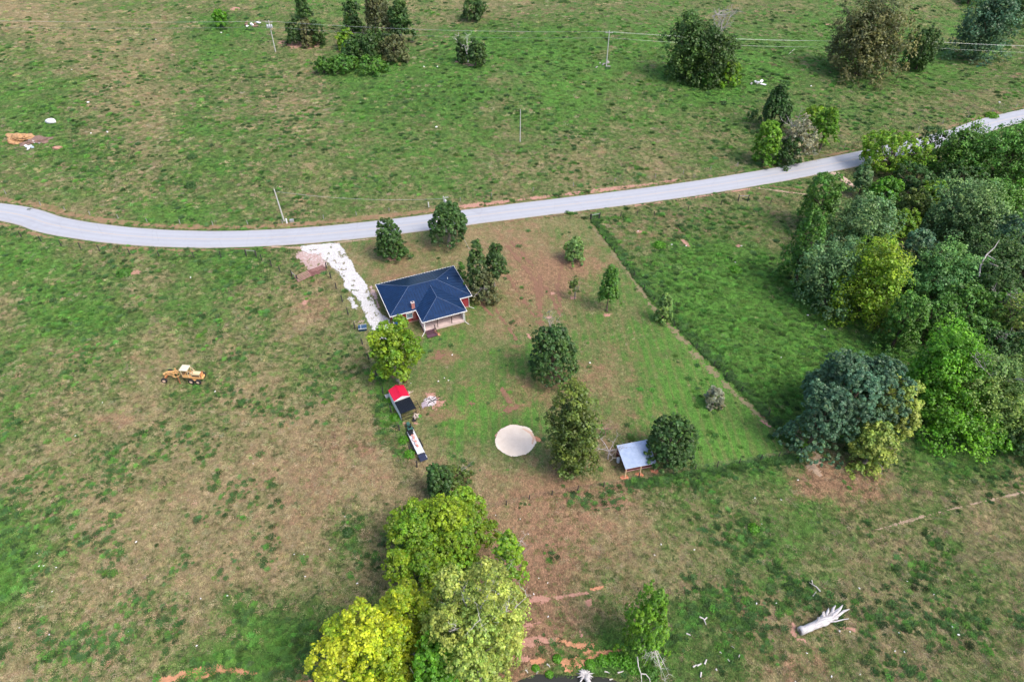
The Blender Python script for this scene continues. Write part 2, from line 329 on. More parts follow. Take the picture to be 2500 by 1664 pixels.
# ------------------------------------------------------------------ ragged ground patches (each a stippled sheet draped on the ground)
def vnoise(x, y, s, seed=0):     # cheap value noise
    x = x/s+seed*17.3; y = y/s+seed*9.1; i = np.floor(x).astype(int); j = np.floor(y).astype(int); fx = x-i; fy = y-j; fx = fx*fx*(3-2*fx); fy = fy*fy*(3-2*fy)
    def h(a, b): t = np.sin(a*127.1+b*311.7+seed)*43758.5453; return t-np.floor(t)
    return (h(i, j)*(1-fx)+h(i+1, j)*fx)*(1-fy)+(h(i, j+1)*(1-fx)+h(i+1, j+1)*fx)*fy
PATCH_D = []
def patch(name, pts, mt, cellm=.2, h=.03, soft=.35, seed=1, poly=False, label=None, world=False, holes=0., nk=1.):
    """pts: (u, v, halfwidth_px) polyline, or (u, v) polygon"""
    if poly:
        w = [tuple(P(*p)[:2]) for p in pts] if not world else pts; xs_ = [p[0] for p in w]; ys_ = [p[1] for p in w]; pad = 1.0
    else:
        w = []
        for u, v, r in pts:
            p = P(u, v); w.append((p.x, p.y, r*mpp(p)))
        xs_ = [p[0] for p in w]; ys_ = [p[1] for p in w]; pad = max(p[2] for p in w)*1.6+.3
    X, Y = np.meshgrid(np.arange(min(xs_)-pad, max(xs_)+pad, cellm), np.arange(min(ys_)-pad, max(ys_)+pad, cellm))
    a, b = X.shape; X = X+(RS.rand(a, b)-.5)*cellm*.5; Y = Y+(RS.rand(a, b)-.5)*cellm*.5
    Xc = (X[:-1, :-1]+X[1:, 1:])/2; Yc = (Y[:-1, :-1]+Y[1:, 1:])/2
    if poly: d = pdist(Xc, Yc, w)/soft
    else:
        d = np.full(Xc.shape, 1e9)
        for (x0, y0, r0), (x1, y1, r1) in zip(w, w[1:] if len(w) > 1 else w):
            dx, dy = x1-x0, y1-y0; t = np.clip(((Xc-x0)*dx+(Yc-y0)*dy)/(dx*dx+dy*dy+1e-9), 0, 1)
            r = r0+(r1-r0)*t; d = np.minimum(d, (np.hypot(x0+t*dx-Xc, y0+t*dy-Yc)/r-1)/soft)
    nz = (vnoise(Xc, Yc, cellm*7, seed)-.5)*1.6+(vnoise(Xc, Yc, cellm*2.2, seed+3)-.5)*1.5+(RS.rand(*Xc.shape)-.5)*.9
    keep = (d+nz*nk) < 0
    if holes: keep &= ~((vnoise(Xc, Yc, .8, seed+7) < holes) & (vnoise(Xc, Yc, .25, seed+8) < .6))
    idx = np.arange(a*b).reshape(a, b)
    q = np.stack([idx[:-1, :-1], idx[:-1, 1:], idx[1:, 1:], idx[1:, :-1]], -1)[keep]
    if len(q) == 0: return None
    vs = np.stack([X, Y, Z(X, Y)+h], -1).reshape(-1, 3)
    used, inv = np.unique(q.ravel(), return_inverse=True)
    me = bpy.data.meshes.new(name); fastmesh(me, vs[used], inv.reshape(-1, 4))
    return tag(link(name, me, None, mt), label, kind='structure')
GR_W = mat('white_gravel', (.86, .86, .88), .9, ns=2.2, c2=(.52, .50, .50), thr=(.5, .85), bump=.8, coord='Generated')
def soilmat(name, c, c2, ns=3.):
    m, nt, bs = newmat(name); g = nn(nt, 'ShaderNodeNewGeometry').outputs['Position']
    cc = mixc(nt, ramp(nt, noise(nt, ns, 6, .75, g), .35, .65), c, c2); nt.links.new(cc, bs.inputs['Base Color']); bs.inputs['Roughness'].default_value = .95
    b = nn(nt, 'ShaderNodeBump'); b.inputs['Strength'].default_value = .7; b.inputs['Distance'].default_value = .08; nt.links.new(noise(nt, ns*3, 5, .7, g), b.inputs['Height']); nt.links.new(b.outputs[0], bs.inputs['Normal'])
    return m
GR_W = soilmat('white_gravel2', (.66, .66, .675), (.36, .34, .33), 4.2)
GR_P = soilmat('pink_gravel', (.52, .40, .37), (.30, .19, .17), 2.6)
SAND = soilmat('pale_sand', (.80, .69, .58), (.71, .60, .49), .8)
CLAYO = soilmat('orange_clay', (.58, .27, .15), (.42, .20, .11), 2.5)
CLAYP = soilmat('pink_clay', (.48, .27, .20), (.32, .16, .12), 2.5)
REDB = soilmat('red_brown_soil', (.26, .135, .085), (.15, .085, .05), 3)
TAN = soilmat('tan_soil', (.42, .31, .23), (.27, .19, .12), 2.2)
VERG = soilmat('dry_verge', (.30, .17, .10), (.17, .13, .06), 1.3)
ASH = soilmat('white_ash', (.72, .68, .70), (.38, .33, .34), 2.5)
# driveway
DRV = [tuple(P(*p)[:2]) for p in [(733,601),(826,594),(850,628),(868,662),(893,694),(912,735),(932,768),(950,778),(955,800),(948,830),(930,838),(915,812),(893,770),(868,722),(845,706),(838,680),(812,654),(780,640),(745,632)]]
patch('driveway', [(733,601),(800,594),(826,594),(838,606),(850,628),(862,644),(868,662),(884,680),(893,694),(903,716),(912,735),(918,752),(932,768),(950,778),(955,800),(948,830),(930,838),(915,812),(900,790),(893,770),(880,742),(868,722),(856,712),(845,706),(840,698),(842,690),(838,680),(828,664),(812,654),(800,640),(780,622),(752,618),(738,612)], GR_W, .11, .05, soft=.18, seed=2, poly=True, holes=.2)
patch('gravel_apron', [(726,612),(790,615),(800,640),(796,655),(776,662),(762,664),(750,656),(735,640),(724,625)], GR_P, .16, .04, soft=.5, seed=4, poly=True, holes=.2)
patch('gravel_edge', [(665,602,3),(740,606,5),(800,600,4),(830,592,3),(900,584,1.6)], mat_ if False else TAN, .18, .03, seed=3)
patch('gravel_spill', [(858,730,6),(866,750,5)], GR_W, .2, .035, soft=.9, seed=9)
patch('gravel_spill', [(905,700,4),(915,722,4),(925,750,3)], GR_P, .2, .03, soft=.9, seed=12)
patch('gravel_spill', [(878,786,8)], GR_P, .2, .03, soft=.9, seed=13)
# sand disc of the removed pool
patch('sand_disc', [(1258+49*math.cos(a)*(1+.03*math.sin(5*a)), 1075+38.5*math.sin(a)*(1+.03*math.cos(7*a))) for a in np.linspace(0, 6.283, 40)[:-1]], SAND, .10, .045, soft=.14, seed=5, poly=True, nk=.5)
patch('clay_rim', [(1210,1064,3),(1222,1050,2.5),(1240,1040,2),(1262,1037,2)], CLAYP, .1, .035, seed=6)
patch('clay_rim', [(1278,1047,2),(1296,1056,3.5),(1304,1070,3),(1300,1082,2)], soilmat('cream_clay', (.72, .50, .36), (.62, .40, .28)), .1, .052, seed=6)
patch('clay_spill', [(1308,1072,5),(1316,1076,4)], CLAYO, .12, .035, soft=1, seed=7)
# verges
def strip(name, o0, o1, x0, x1, mt, h=.025, keepf=.75, seed=3):
    sel = [i for i in range(len(RC)) if x0 < RC[i, 0] < x1]; cw = .3; n = max(2, int(abs(o1-o0)/cw)+1)
    C_ = RC[sel[0]:sel[-1]+1]; N_ = RN[sel[0]:sel[-1]+1]
    k = 5; t = np.arange(0, len(C_)-1, 1/k); ii = t.astype(int); fr = (t-ii)[:, None]; C2 = C_[ii]*(1-fr)+C_[np.minimum(ii+1, len(C_)-1)]*fr; N2 = N_[ii]
    of = np.linspace(o0, o1, n); X = C2[:, 0:1]+N2[:, 0:1]*of; Y = C2[:, 1:2]+N2[:, 1:2]*of
    a, b = X.shape; idx = np.arange(a*b).reshape(a, b); Xc, Yc = X[:-1, :-1], Y[:-1, :-1]
    e = 1-np.abs(np.linspace(-1, 1, b-1))[None, :]**2*.9
    keep = (vnoise(Xc, Yc, 5, seed)*.55+vnoise(Xc, Yc, 1.2, seed+1)*.3+RS.rand(*Xc.shape)*.25) < keepf*e
    q = np.stack([idx[:-1, :-1], idx[:-1, 1:], idx[1:, 1:], idx[1:, :-1]], -1)[keep]; vs = np.stack([X, Y, Z(X, Y)+h], -1).reshape(-1, 3)
    used, inv = np.unique(q.ravel(), return_inverse=True); me = bpy.data.meshes.new(name); fastmesh(me, vs[used], inv.reshape(-1, 4))
    return tag(link(name, me, None, mt), kind='structure')
strip('dirt_verge', RW+.2, RW+3.2, -140, -10, VERG, keepf=.8, seed=3)
strip('dirt_verge', RW+.2, RW+2.9, -12, 45, CLAYP, keepf=.72, seed=5)
strip('dirt_verge', RW+.2, RW+2.0, 40, 170, VERG, keepf=.6, seed=6)
strip('dirt_verge', -RW-2.0, -RW-.2, -140, -64, VERG, keepf=.7, seed=8)
strip('dirt_verge', -RW-1.4, -RW-.2, 28, 66, CLAYP, keepf=.65, seed=9)
strip('dirt_verge', -RW-1.3, -RW-.2, -62, 30, REDB, keepf=.45, seed=10)
strip('gravel_shoulder', -RW-.6, -RW+.15, -140, 160, TAN, .056, keepf=.55, seed=15); strip('gravel_shoulder', RW-.15, RW+.55, -140, 160, TAN, .056, keepf=.55, seed=16)
# tracks, banks, worn spots
patch('dirt_track', [(1846,459,2),(1900,466,2.6),(1960,474,2.6),(2000,478,2.6)], TAN, .3, .03, seed=2)
patch('dirt_track', [(1880,454,1.5),(1940,462,1.5),(2000,468,1.5)], REDB, .3, .03, seed=2)
patch('dirt_pullout', [(2036,424,9),(2060,438,8),(2085,456,6)], soilmat('pink_soil', (.62, .45, .37), (.45, .32, .25)), .25, .035, seed=4)
patch('cattle_trail', [(2135,1293,1),(2200,1276,1.8),(2290,1250,1),(2380,1228,1.4),(2500,1202,1.6)], TAN, .16, .03, soft=1.6, seed=4)
patch('cattle_trail', [(1936,1056,1.6),(1962,1076,2),(1986,1100,3),(1998,1116,7),(1985,1140,11),(1998,1156,6)], TAN, .14, .03, soft=.8, seed=5)
for i, q in enumerate([[(1363,1561,4),(1403,1575,5),(1444,1574,5)],[(1371,1612,6),(1400,1617,9),(1424,1614,8),(1440,1602,9),(1475,1596,6),(1521,1585,3)],[(1390,1625,9),(1410,1622,8)],[(393,1664,6),(440,1648,7),(478,1638,7),(530,1630,7),(575,1636,6),(625,1642,3)],[(725,1664,4),(790,1660,4)],[(1444,1439,3),(1472,1431,2.6)],[(1425,1600,5),(1440,1590,6)],[(1300,1614,7),(1322,1612,7)],[(480,1655,4),(520,1645,4)]]):
    patch('clay_bank', q, CLAYO, .1, .035, soft=.85, seed=20+i)
for i, q in enumerate([[(1240,1568,9),(1280,1570,14),(1310,1562,10),(1363,1561,5)],[(1277,1465,6),(1338,1461,7),(1390,1452,3),(1434,1447,2.5)],[(1280,1527,6),(1320,1518,3)],[(1240,1610,6),(1290,1605,5)],[(1440,1470,7)],[(1415,1540,3),(1420,1550,3)],[(1937,1525,4),(1934,1543,5),(1945,1558,6),(1964,1565,6)],[(2055,1530,3),(2085,1536,4)],[(2014,1520,3)],[(1030,1595,9),(1045,1650,12)],[(1288,818,5),(1294,824,4)],[(1860,1028,4),(1880,1040,3)],[(2200,800,3)],[(330,665,8)],[(745,737,7)],[(1070,985,13),(1050,965,10)],[(1015,1032,5)],[(985,1032,4)],[(1120,150,6),(1150,160,8)],[(700,108,14),(760,112,14)],[(575,22,8)],[(548,247,6)],[(1062,805,5)],[(1075,798,3)],[(1350,716,4)],[(2020,60,5)],[(1680,600,4),(1665,586,5)],[(1800,600,4)],[(1560,566,5)]]):
    patch('worn_soil', q, CLAYP, .13 if q[0][1] > 500 else .3, .034, soft=.9, seed=40+i)
for i, q in enumerate([[(1240,602,4),(1311,692,5),(1319,765,6),(1324,803,6)],[(1316,670,4),(1322,720,4)],[(1335,703,4),(1352,735,3),(1368,771,4)],[(1232,660,3),(1270,720,3),(1305,774,3)],[(1372,640,3),(1360,700,3),(1372,760,3)],[(1250,590,3),(1300,650,3)],[(1200,740,3),(1262,830,3)],[(1140,700,3),(1200,770,3)],[(1350,900,8),(1400,950,6)],[(1240,1000,9),(1262,992,6)],[(1075,868,10)],[(1150,985,6)],[(1225,950,4),(1245,980,4)],[(1860,1015,4),(1876,1022,5)],[(960,920,4)],[(1030,1370,6)],[(1450,1235,8),(1500,1225,6)]]):
    patch('worn_strip', q, REDB, .16, .03, soft=1.3, seed=80+i)
PASTD = [(1524,1164),(1560,1156),(1597,1150)]
for i, (u, v) in enumerate(PASTD): patch('clay_spill', [(u-5, v+1, 4),(u+6, v+2, 5)], soilmat('fresh_clay%d' % i, (.66, .24, .13), (.5, .2, .11)), .1, .04, soft=.6, seed=120+i)
patch('clay_spill', [(1065,812,4),(1073,818,3)], CLAYO, .1, .04, soft=1, seed=130)
for i, (u, v, r) in enumerate([(1340,775,3),(1100,600,6),(952,632,5),(965,634,4),(1400,727,4),(1483,768,5)]):
    patch('tree_ring', [(u-3, v, r),(u+3, v, r)], CLAYP, .12, .035, soft=.9, seed=140+i)
patch('mown_edge', [(1450,560,2),(1515,640,3),(1588,742,3),(1690,856,5),(1800,965,3),(1880,1040,4)], soilmat('trodden_grass', (.26, .20, .115), (.16, .15, .07), 2.2), .16, .03, soft=2.6, seed=150)
# pond
wm, nt, bs = newmat('pond_water'); bs.inputs['Base Color'].default_value = (.035, .036, .03, 1); bs.inputs['Roughness'].default_value = .22; bs.inputs['IOR'].default_value = 1.33
b = nn(nt, 'ShaderNodeBump'); b.inputs['Strength'].default_value = .25; nt.links.new(noise(nt, 1.5, 3, .5, nn(nt, 'ShaderNodeNewGeometry').outputs['Position']), b.inputs['Height']); nt.links.new(b.outputs[0], bs.inputs['Normal'])
pw = MB(); pw.poly([(x*1.12-.8, (y-30)*1.12+30, -.62) for x, y in PONDP][::-1]); po = pw.build('pond_water', wm); tag(po, kind='structure')

# ------------------------------------------------------------------ grass and weed tufts
def tuftmesh(name, n, rad, hgt, mt, seed):
    r = np.random.RandomState(seed); a = r.rand(n)*6.283; d = np.sqrt(r.rand(n))*rad
    bx, by = np.cos(a)*d, np.sin(a)*d; an = r.rand(n)*6.283; w = .05+.06*r.rand(n); h = hgt*(.5+r.rand(n))*(1-.5*d/rad); ln = h*(.5+.7*r.rand(n)); la = an+1.57+r.randn(n)*.5
    v = np.zeros((n, 3, 3)); v[:, 0] = np.stack([bx-np.cos(an)*w, by-np.sin(an)*w, 0*h-.03], -1); v[:, 1] = np.stack([bx+np.cos(an)*w, by+np.sin(an)*w, 0*h-.03], -1)
    v[:, 2] = np.stack([bx+np.cos(la)*ln, by+np.sin(la)*ln, h], -1)
    me = bpy.data.meshes.new(name); fastmesh(me, v.reshape(-1, 3), np.arange(n*3).reshape(n, 3)); me.materials.append(mt); return me
gmt, nt, bs = newmat('grass_blades'); ia = nn(nt, 'ShaderNodeAttribute', attribute_name='tone', attribute_type='INSTANCER')
nt.links.new(ia.outputs['Color'], bs.inputs['Base Color']); bs.inputs['Roughness'].default_value = .8; bs.inputs['Specular IOR Level'].default_value = .2
def scatter(name, proto, pts, scl, rot, tone):
    me = bpy.data.meshes.new(name); me.vertices.add(len(pts)); me.vertices.foreach_set('co', np.asarray(pts, np.float32).ravel()); me.update()
    a = me.attributes.new('scl', 'FLOAT_VECTOR', 'POINT'); a.data.foreach_set('vector', np.asarray(scl, np.float32).ravel())
    a = me.attributes.new('rot', 'FLOAT', 'POINT'); a.data.foreach_set('value', np.asarray(rot, np.float32))
    a = me.attributes.new('tone', 'FLOAT_COLOR', 'POINT'); a.data.foreach_set('color', np.concatenate([tone, np.ones((len(tone), 1))], 1).astype(np.float32).ravel())
    po = bpy.data.objects.new(name+'_source', proto)      # read by the node group only
    ng = bpy.data.node_groups.new(name, 'GeometryNodeTree'); ng.interface.new_socket('Geometry', in_out='INPUT', socket_type='NodeSocketGeometry'); ng.interface.new_socket('Geometry', in_out='OUTPUT', socket_type='NodeSocketGeometry')
    N = ng.nodes.new; gi, go = N('NodeGroupInput'), N('NodeGroupOutput'); ip = N('GeometryNodeInstanceOnPoints'); oi = N('GeometryNodeObjectInfo'); oi.inputs[0].default_value = po
    def na(nm, ty): n = N('GeometryNodeInputNamedAttribute'); n.data_type = ty; n.inputs[0].default_value = nm; return n.outputs[0]
    cx_ = N('ShaderNodeCombineXYZ'); ng.links.new(na('rot', 'FLOAT'), cx_.inputs[2])
    mv = N('GeometryNodeMeshToPoints'); ng.links.new(gi.outputs[0], mv.inputs[0]); ng.links.new(mv.outputs[0], ip.inputs['Points']); ng.links.new(oi.outputs['Geometry'], ip.inputs['Instance'])
    ng.links.new(cx_.outputs[0], ip.inputs['Rotation']); ng.links.new(na('scl', 'FLOAT_VECTOR'), ip.inputs['Scale']); ng.links.new(ip.outputs[0], go.inputs[0])
    o = link(name, me); md = o.modifiers.new('scatter', 'NODES'); md.node_group = ng; return o
def uvpoints(n, v0=-60, v1=1720, u0=-350, u1=2850):
    u = RS.uniform(u0, u1, n); v = RS.uniform(v0, v1, n); a = (u-1250)/FP; b = (832-v)/FP
    d = np.stack([a, math.cos(PITCH)+b*math.sin(PITCH), -math.sin(PITCH)+b*math.cos(PITCH)], -1); t = -CH/d[:, 2]
    return d[:, 0]*t, d[:, 1]*t, u, v
HOUSEP = [(-27, 108), (-12, 115), (-7.5, 104), (-8.5, 99), (-16.5, 95), (-23.5, 97)]
DRIVEP = [tuple(P(*p)[:2]) for p in [(725,600),(830,592),(870,650),(935,770),(955,800),(945,838),(915,812),(880,745),(835,690),(795,660),(760,665),(722,625)]]
DISCP = [tuple(P(1260+54*math.cos(a), 1075+42*math.sin(a))[:2]) for a in np.linspace(0, 6, 12)]
def allowed(x, y, m=.3):
    return (road_dist(x, y) > RW+.6+m) & (pdist(x, y, HOUSEP) > m) & (pdist(x, y, DRIVEP) > m) & (pdist(x, y, DISCP) > m) & (pdist(x, y, PONDP) > -.3)
def toned(base, n, jit=.25): return np.array(base)[None, :]*(1+jit*RS.randn(n, 1)).clip(.5, 1.7)*(1+.08*RS.randn(n, 3))
weed = tuftmesh('weed_tuft', 110, .62, .34, gmt, 3); grass = tuftmesh('grass_tuft', 70, .75, .14, gmt, 5)
# dark green weed clumps
x, y, u, v = uvpoints(60000); L, R, Wd, yd = masks(x, y)
cl = vnoise(x, y, 9, 2)*.5+vnoise(x, y, 3, 4)*.5
k = allowed(x, y) & (RS.rand(len(x)) < sstep(.70, 1.06, cl+Wd*.35+L*.35-.05)) & (RS.rand(len(x)) > yd*.93)
x, y, L, Wd = x[k], y[k], L[k], Wd[k]
fa = np.array([P(*q)[:2] for q in [(1441,534),(1523,645),(1596,737),(1700,850),(1809,955),(1950,1106),(1751,1139),(1524,1175)]]); t_ = RS.rand(1500)*6.98; i_ = t_.astype(int); f_ = (t_-i_)[:, None]; q_ = fa[i_]*(1-f_)+fa[i_+1]*f_; dr_ = fa[i_+1]-fa[i_]; dr_ /= np.linalg.norm(dr_, axis=1)[:, None]; nrm_ = np.stack([-dr_[:, 1], dr_[:, 0]], -1)
q_ = q_+nrm_*(np.abs(RS.randn(1500))*.9+.1)[:, None]; x = np.concatenate([x, q_[:, 0]]); y = np.concatenate([y, q_[:, 1]]); L = np.concatenate([L, np.full(1500, .5)]); n = len(x)
s = (.45+.8*RS.rand(n)**2)*(.75+.5*np.clip((y-60)/150, 0, 1.2)); tone = toned((.066, .14, .043), n, .28)
br = (RS.rand(n) < .2+.5*L**2)[:, None]; tone = np.where(br, toned((.10, .235, .046), n, .25), tone)
o = scatter('weed_clumps', weed, np.stack([x, y, Z(x, y)], -1), np.stack([s, s, s*(.7+.5*RS.rand(n))], -1), RS.rand(n)*6.28, tone.clip(.004, .6)); tag(o, 'dark green weed clumps dotted over the pasture', 'weeds', kind='stuff')
# short mixed grass
x, y, u, v = uvpoints(110000); L, R, Wd, yd = masks(x, y); k = allowed(x, y, .1) & (RS.rand(len(x)) > R*.8+yd*.25); x, y, L, R, yd = x[k], y[k], L[k], R[k], yd[k]; n = len(x)
g = (L+.5*(vnoise(x, y, 7, 9)-.5)+.5*(vnoise(x, y, 2.2, 6)-.5)+.25*RS.randn(n) > .5)[:, None]
tone = np.where(g, toned((.132, .232, .060), n, .32), toned((.36, .30, .18), n, .26)); s = (.4+.7*RS.rand(n))*(.7+.6*np.clip((y-50)/150, 0, 1.3))*np.where(yd > .5, .6, 1)
o = scatter('pasture_grass', grass, np.stack([x, y, Z(x, y)], -1), np.stack([s, s, s*np.where(yd > .5, .4, 1)], -1), RS.rand(n)*6.28, tone.clip(.004, .6)); tag(o, 'short green and straw coloured pasture grass', 'grass', kind='stuff')

# ------------------------------------------------------------------ trees
PAL = dict(DG=(.048, .130, .031), MG=(.078, .225, .032), GG=(.112, .245, .096), TE=(.074, .180, .100), YG=(.135, .31, .018), YY=(.23, .40, .020), BG=(.095, .30, .018),
           MN=(.100, .28, .080), OL=(.125, .16, .066), GY=(.27, .30, .21), PY=(.23, .37, .065), LG=(.155, .30, .078), CD=(.052, .125, .030), CB=(.115, .29, .020), BR=(.085, .155, .030))
WARM = dict(YY=(2.1, 1.35, 1.2), YG=(1.9, 1.2, 1), PY=(1.75, 1.25, 1.3))
LM = {}
def leafmat(k):
    if k in LM: return LM[k]
    c = PAL[k]; m = bpy.data.materials.new('foliage_'+k); m.use_nodes = True; nt = m.node_tree; nt.nodes.clear(); out = nn(nt, 'ShaderNodeOutputMaterial')
    a = nn(nt, 'ShaderNodeAttribute', attribute_name='tint'); sp = nn(nt, 'ShaderNodeSeparateColor'); nt.links.new(a.outputs['Color'], sp.inputs[0])
    wk = WARM.get(k, (1.45, 1.15, .8)); warm = (c[0]*wk[0]+.01, c[1]*wk[1], c[2]*wk[2])
    col = mixc(nt, sp.outputs[1], c, warm); mu = nn(nt, 'ShaderNodeVectorMath', operation='SCALE'); nt.links.new(col, mu.inputs[0]); nt.links.new(sp.outputs[0], mu.inputs['Scale'])
    d = nn(nt, 'ShaderNodeBsdfDiffuse'); t = nn(nt, 'ShaderNodeBsdfTranslucent'); g = nn(nt, 'ShaderNodeBsdfGlossy'); g.inputs['Roughness'].default_value = .5
    nt.links.new(mu.outputs[0], d.inputs[0]); nt.links.new(mu.outputs[0], t.inputs[0])
    m1 = nn(nt, 'ShaderNodeMixShader'); m1.inputs[0].default_value = .3; nt.links.new(d.outputs[0], m1.inputs[1]); nt.links.new(t.outputs[0], m1.inputs[2])
    m2 = nn(nt, 'ShaderNodeMixShader'); m2.inputs[0].default_value = .035; nt.links.new(m1.outputs[0], m2.inputs[1]); nt.links.new(g.outputs[0], m2.inputs[2]); nt.links.new(m2.outputs[0], out.inputs[0])
    LM[k] = m; return m
def leaves(C_, Nn, S, T, r):
    n = len(C_); a = r.randn(n, 3); t1 = np.cross(Nn, a); t1 /= np.linalg.norm(t1, axis=1)[:, None]+1e-9; t2 = np.cross(Nn, t1)
    S = S[:, None]; v = np.zeros((n, 4, 3)); v[:, 0] = C_-t1*S*.62; v[:, 1] = C_-t2*S*.46+Nn*S*.1; v[:, 2] = C_+t1*S*.62; v[:, 3] = C_+t2*S*.46+Nn*S*.06
    return v.reshape(-1, 3), np.arange(n*4).reshape(n, 4), T
def unit(a): return a/(np.linalg.norm(a, axis=1)[:, None]+1e-9)
ST_NL = dict(broad=15, airy=15, willow=20, round=26, sparse=8, big=26, bush=12, cedar=22, cone=26)
ST_AMP = dict(broad=.34, airy=.42, willow=.3, round=.20, sparse=.5, big=.30, bush=.28, cedar=.40, cone=.34)
def shell(style, Rx, Rz, n, r, skirt=False):
    airy = style in ('airy', 'sparse'); nl = ST_NL[style]; amp = ST_AMP[style]; wdt = 1.15*math.sqrt(4/nl)
    mr = (Rx*Rx*Rz)**(1/3); per = 24 if not airy else 18; m_ = max(8, n//per)
    ld_ = unit(r.randn(nl, 3)*np.array([1, 1, .9])); lh = .5+.5*r.rand(nl)
    d = unit(r.randn(m_, 3)); d[:, 2] = np.where(d[:, 2] < (-.95 if skirt else -.75), -d[:, 2], d[:, 2])
    ang = np.arccos(np.clip(d @ ld_.T, -1, 1)); hb = lh[None]*np.sqrt(np.clip(1-(ang/wdt)**2, 0, 1)); own = hb.argmax(1); hb = hb.max(1)
    low = 1+.11*np.sin(d @ r.randn(3)*2.4+r.rand()*6)+.07*np.sin(d @ r.randn(3)*4+r.rand()*6)
    rad = ((1-amp)+amp*hb)*low; dep = np.where(r.rand(m_) < .2, .45+.4*r.rand(m_), .86+.2*r.rand(m_))
    cc = d*(rad*dep)[:, None]*np.array([Rx, Rx, Rz])
    t_ = np.clip(cc[:, 2]/Rz*.5+.5, 0, 1); cc[:, :2] *= (1+(2.1 if skirt else .75)*np.clip(-cc[:, 2]/Rz-.2, 0, .8)**(1.3 if skirt else 1))[:, None]
    if style == 'cone': cc[:, :2] *= (1.12-.85*t_**1.1)[:, None]
    if style == 'cedar': cc[:, :2] *= (1.06-.3*t_**2)[:, None]
    if airy:
        keep = (hb > .18) & (r.rand(m_) > .1); keep |= r.rand(m_) < .15
        cc, d, own, dep = cc[keep], d[keep], own[keep], dep[keep]; m_ = len(cc)
    rc = mr*math.sqrt(12.6/m_)*(.60 if not airy else .5)*(.55+.9*r.rand(m_)**1.4)
    dd = d[:, None]*.9+np.array([0, 0, .55]); ld = unit((r.randn(m_, per, 3)+dd).reshape(-1, 3)).reshape(m_, per, 3)
    c = cc[:, None]+ld*rc[:, None, None]*(.5+.65*r.rand(m_, per, 1))*np.array([1, 1, .8] if style not in ('cedar', 'cone') else [.72, .72, 1.35])
    if style == 'willow': c[..., 2] -= r.rand(m_, per)*rc[:, None]*2.6
    nr = unit((ld*.8+r.randn(m_, per, 3)*.45+np.array([0, 0, .5])).reshape(-1, 3)); c = c.reshape(-1, 3)
    lt = (.84+.32*r.rand(nl))[own]; lw = (r.rand(nl)**1.5*.8)[own]
    return c, nr, np.repeat(lt*(.66+.62*r.rand(m_)), per), np.repeat(lw*.5+.5*r.rand(m_)**1.5, per)
def crown_pts(style, Rx, Rz, zc, n, r, s, skirt=False):
    """returns leaf centres, normals, size, tint"""
    if style in ('loose', 'clump'):
        K, r0, r1, ri = (17, .22, .40, .74) if style == 'loose' else (11, .36, .54, .56)
        dirs = []
        for k in range(K): z_ = 1-2*(k+.5)/K*.82; a_ = k*2.39996+r.rand()*.6; dirs.append((math.sqrt(max(0, 1-z_*z_))*math.cos(a_), math.sqrt(max(0, 1-z_*z_))*math.sin(a_), z_))
        if skirt:
            dirs += [(math.cos(a)*.95, math.sin(a)*.95, -.95) for a in np.arange(5)*1.257+r.rand()]; K += 5
        dirs = np.array(dirs); rr = r0+(r1-r0)*r.rand(K); ar = rr**2; out = []
        mr = min(Rx, (Rx+Rz)/2)
        for k in range(K+1):
            if k == K: c, nr, tb, tw = shell('broad', Rx*.62, Rz*.62, int(n*.16), r); cen = np.zeros(3); tone = .9; tk = 0
            else:
                cen = dirs[k]*np.array([Rx, Rx, Rz])*(ri*(.72+.42*r.rand())); c, nr, tb, tw = shell('broad' if style == 'clump' else 'bush', rr[k]*mr*(.9+.3*r.rand()), rr[k]*mr*(.7+.3*r.rand()), int(n*.84*ar[k]/ar.sum()), r); tone = .86+.3*r.rand(); tk = r.rand()**2*.5
            out.append((c+cen, nr, tb*tone, tw+tk))
        c, nr, tb, tw = [np.concatenate(q) for q in zip(*out)]
    else: c, nr, tb, tw = shell(style, Rx, Rz, n, r, skirt)
    rr_ = np.percentile(np.hypot(c[:, 0], c[:, 1]), 96); c[:, :2] *= Rx/rr_; c[:, 2] *= Rz/np.percentile(c[:, 2], 98.5); c[:, 2] = np.maximum(c[:, 2], -Rz*1.02)+zc
    q = len(c); tb = tb*(.68+.6*r.rand(q)); tw = np.clip(tw*1.15-.08+.2*r.randn(q), 0, 1)
    return c, nr, s*(.65+.7*r.rand(q)), np.stack([tb, tw, tw, np.ones(q)], -1)
BARK = mat('bark', (.13, .10, .075), .95, ns=4, amt=.35, bump=.6); BARKG = mat('grey_bark', (.30, .27, .24), .95, ns=4, amt=.3, bump=.6); DEADW = mat('bleached_wood', (.56, .53, .50), .9, ns=3, amt=.14, bump=.5); GREYW = mat('grey_dead_wood', (.42, .38, .38), .9, ns=3, amt=.25)
def limbs(mb, start, end, r0, rnd, depth=2, bend=.15, n=5):
    start, end = Vector(start), Vector(end); d = end-start; L_ = d.length; pts = [start]
    for k in range(1, 4): pts.append(start+d*k/3+Vector((rnd.uniform(-1, 1), rnd.uniform(-1, 1), rnd.uniform(-1, 1)))*L_*bend*(.6 if k < 3 else .2))
    mb.tube(pts, [r0, r0*.72, r0*.5, r0*.22], n)
    if depth > 0:
        for k in (1, 2, 3):
            for _ in range(2):
                q = pts[k]+Vector((rnd.uniform(-1, 1), rnd.uniform(-1, 1), rnd.uniform(-.3, .9)))*L_*.42*.7+d*.1
                limbs(mb, pts[k], q, r0*.4, rnd, depth-1, bend, 4)
def snag(parent, name, start, ends, r0, mt, seed, depth=2):
    rnd = random.Random(seed); mb = MB()
    for e in ends: limbs(mb, start, e, r0, rnd, depth, .16)
    return mb.build(name, mt, parent)
NT = [0]
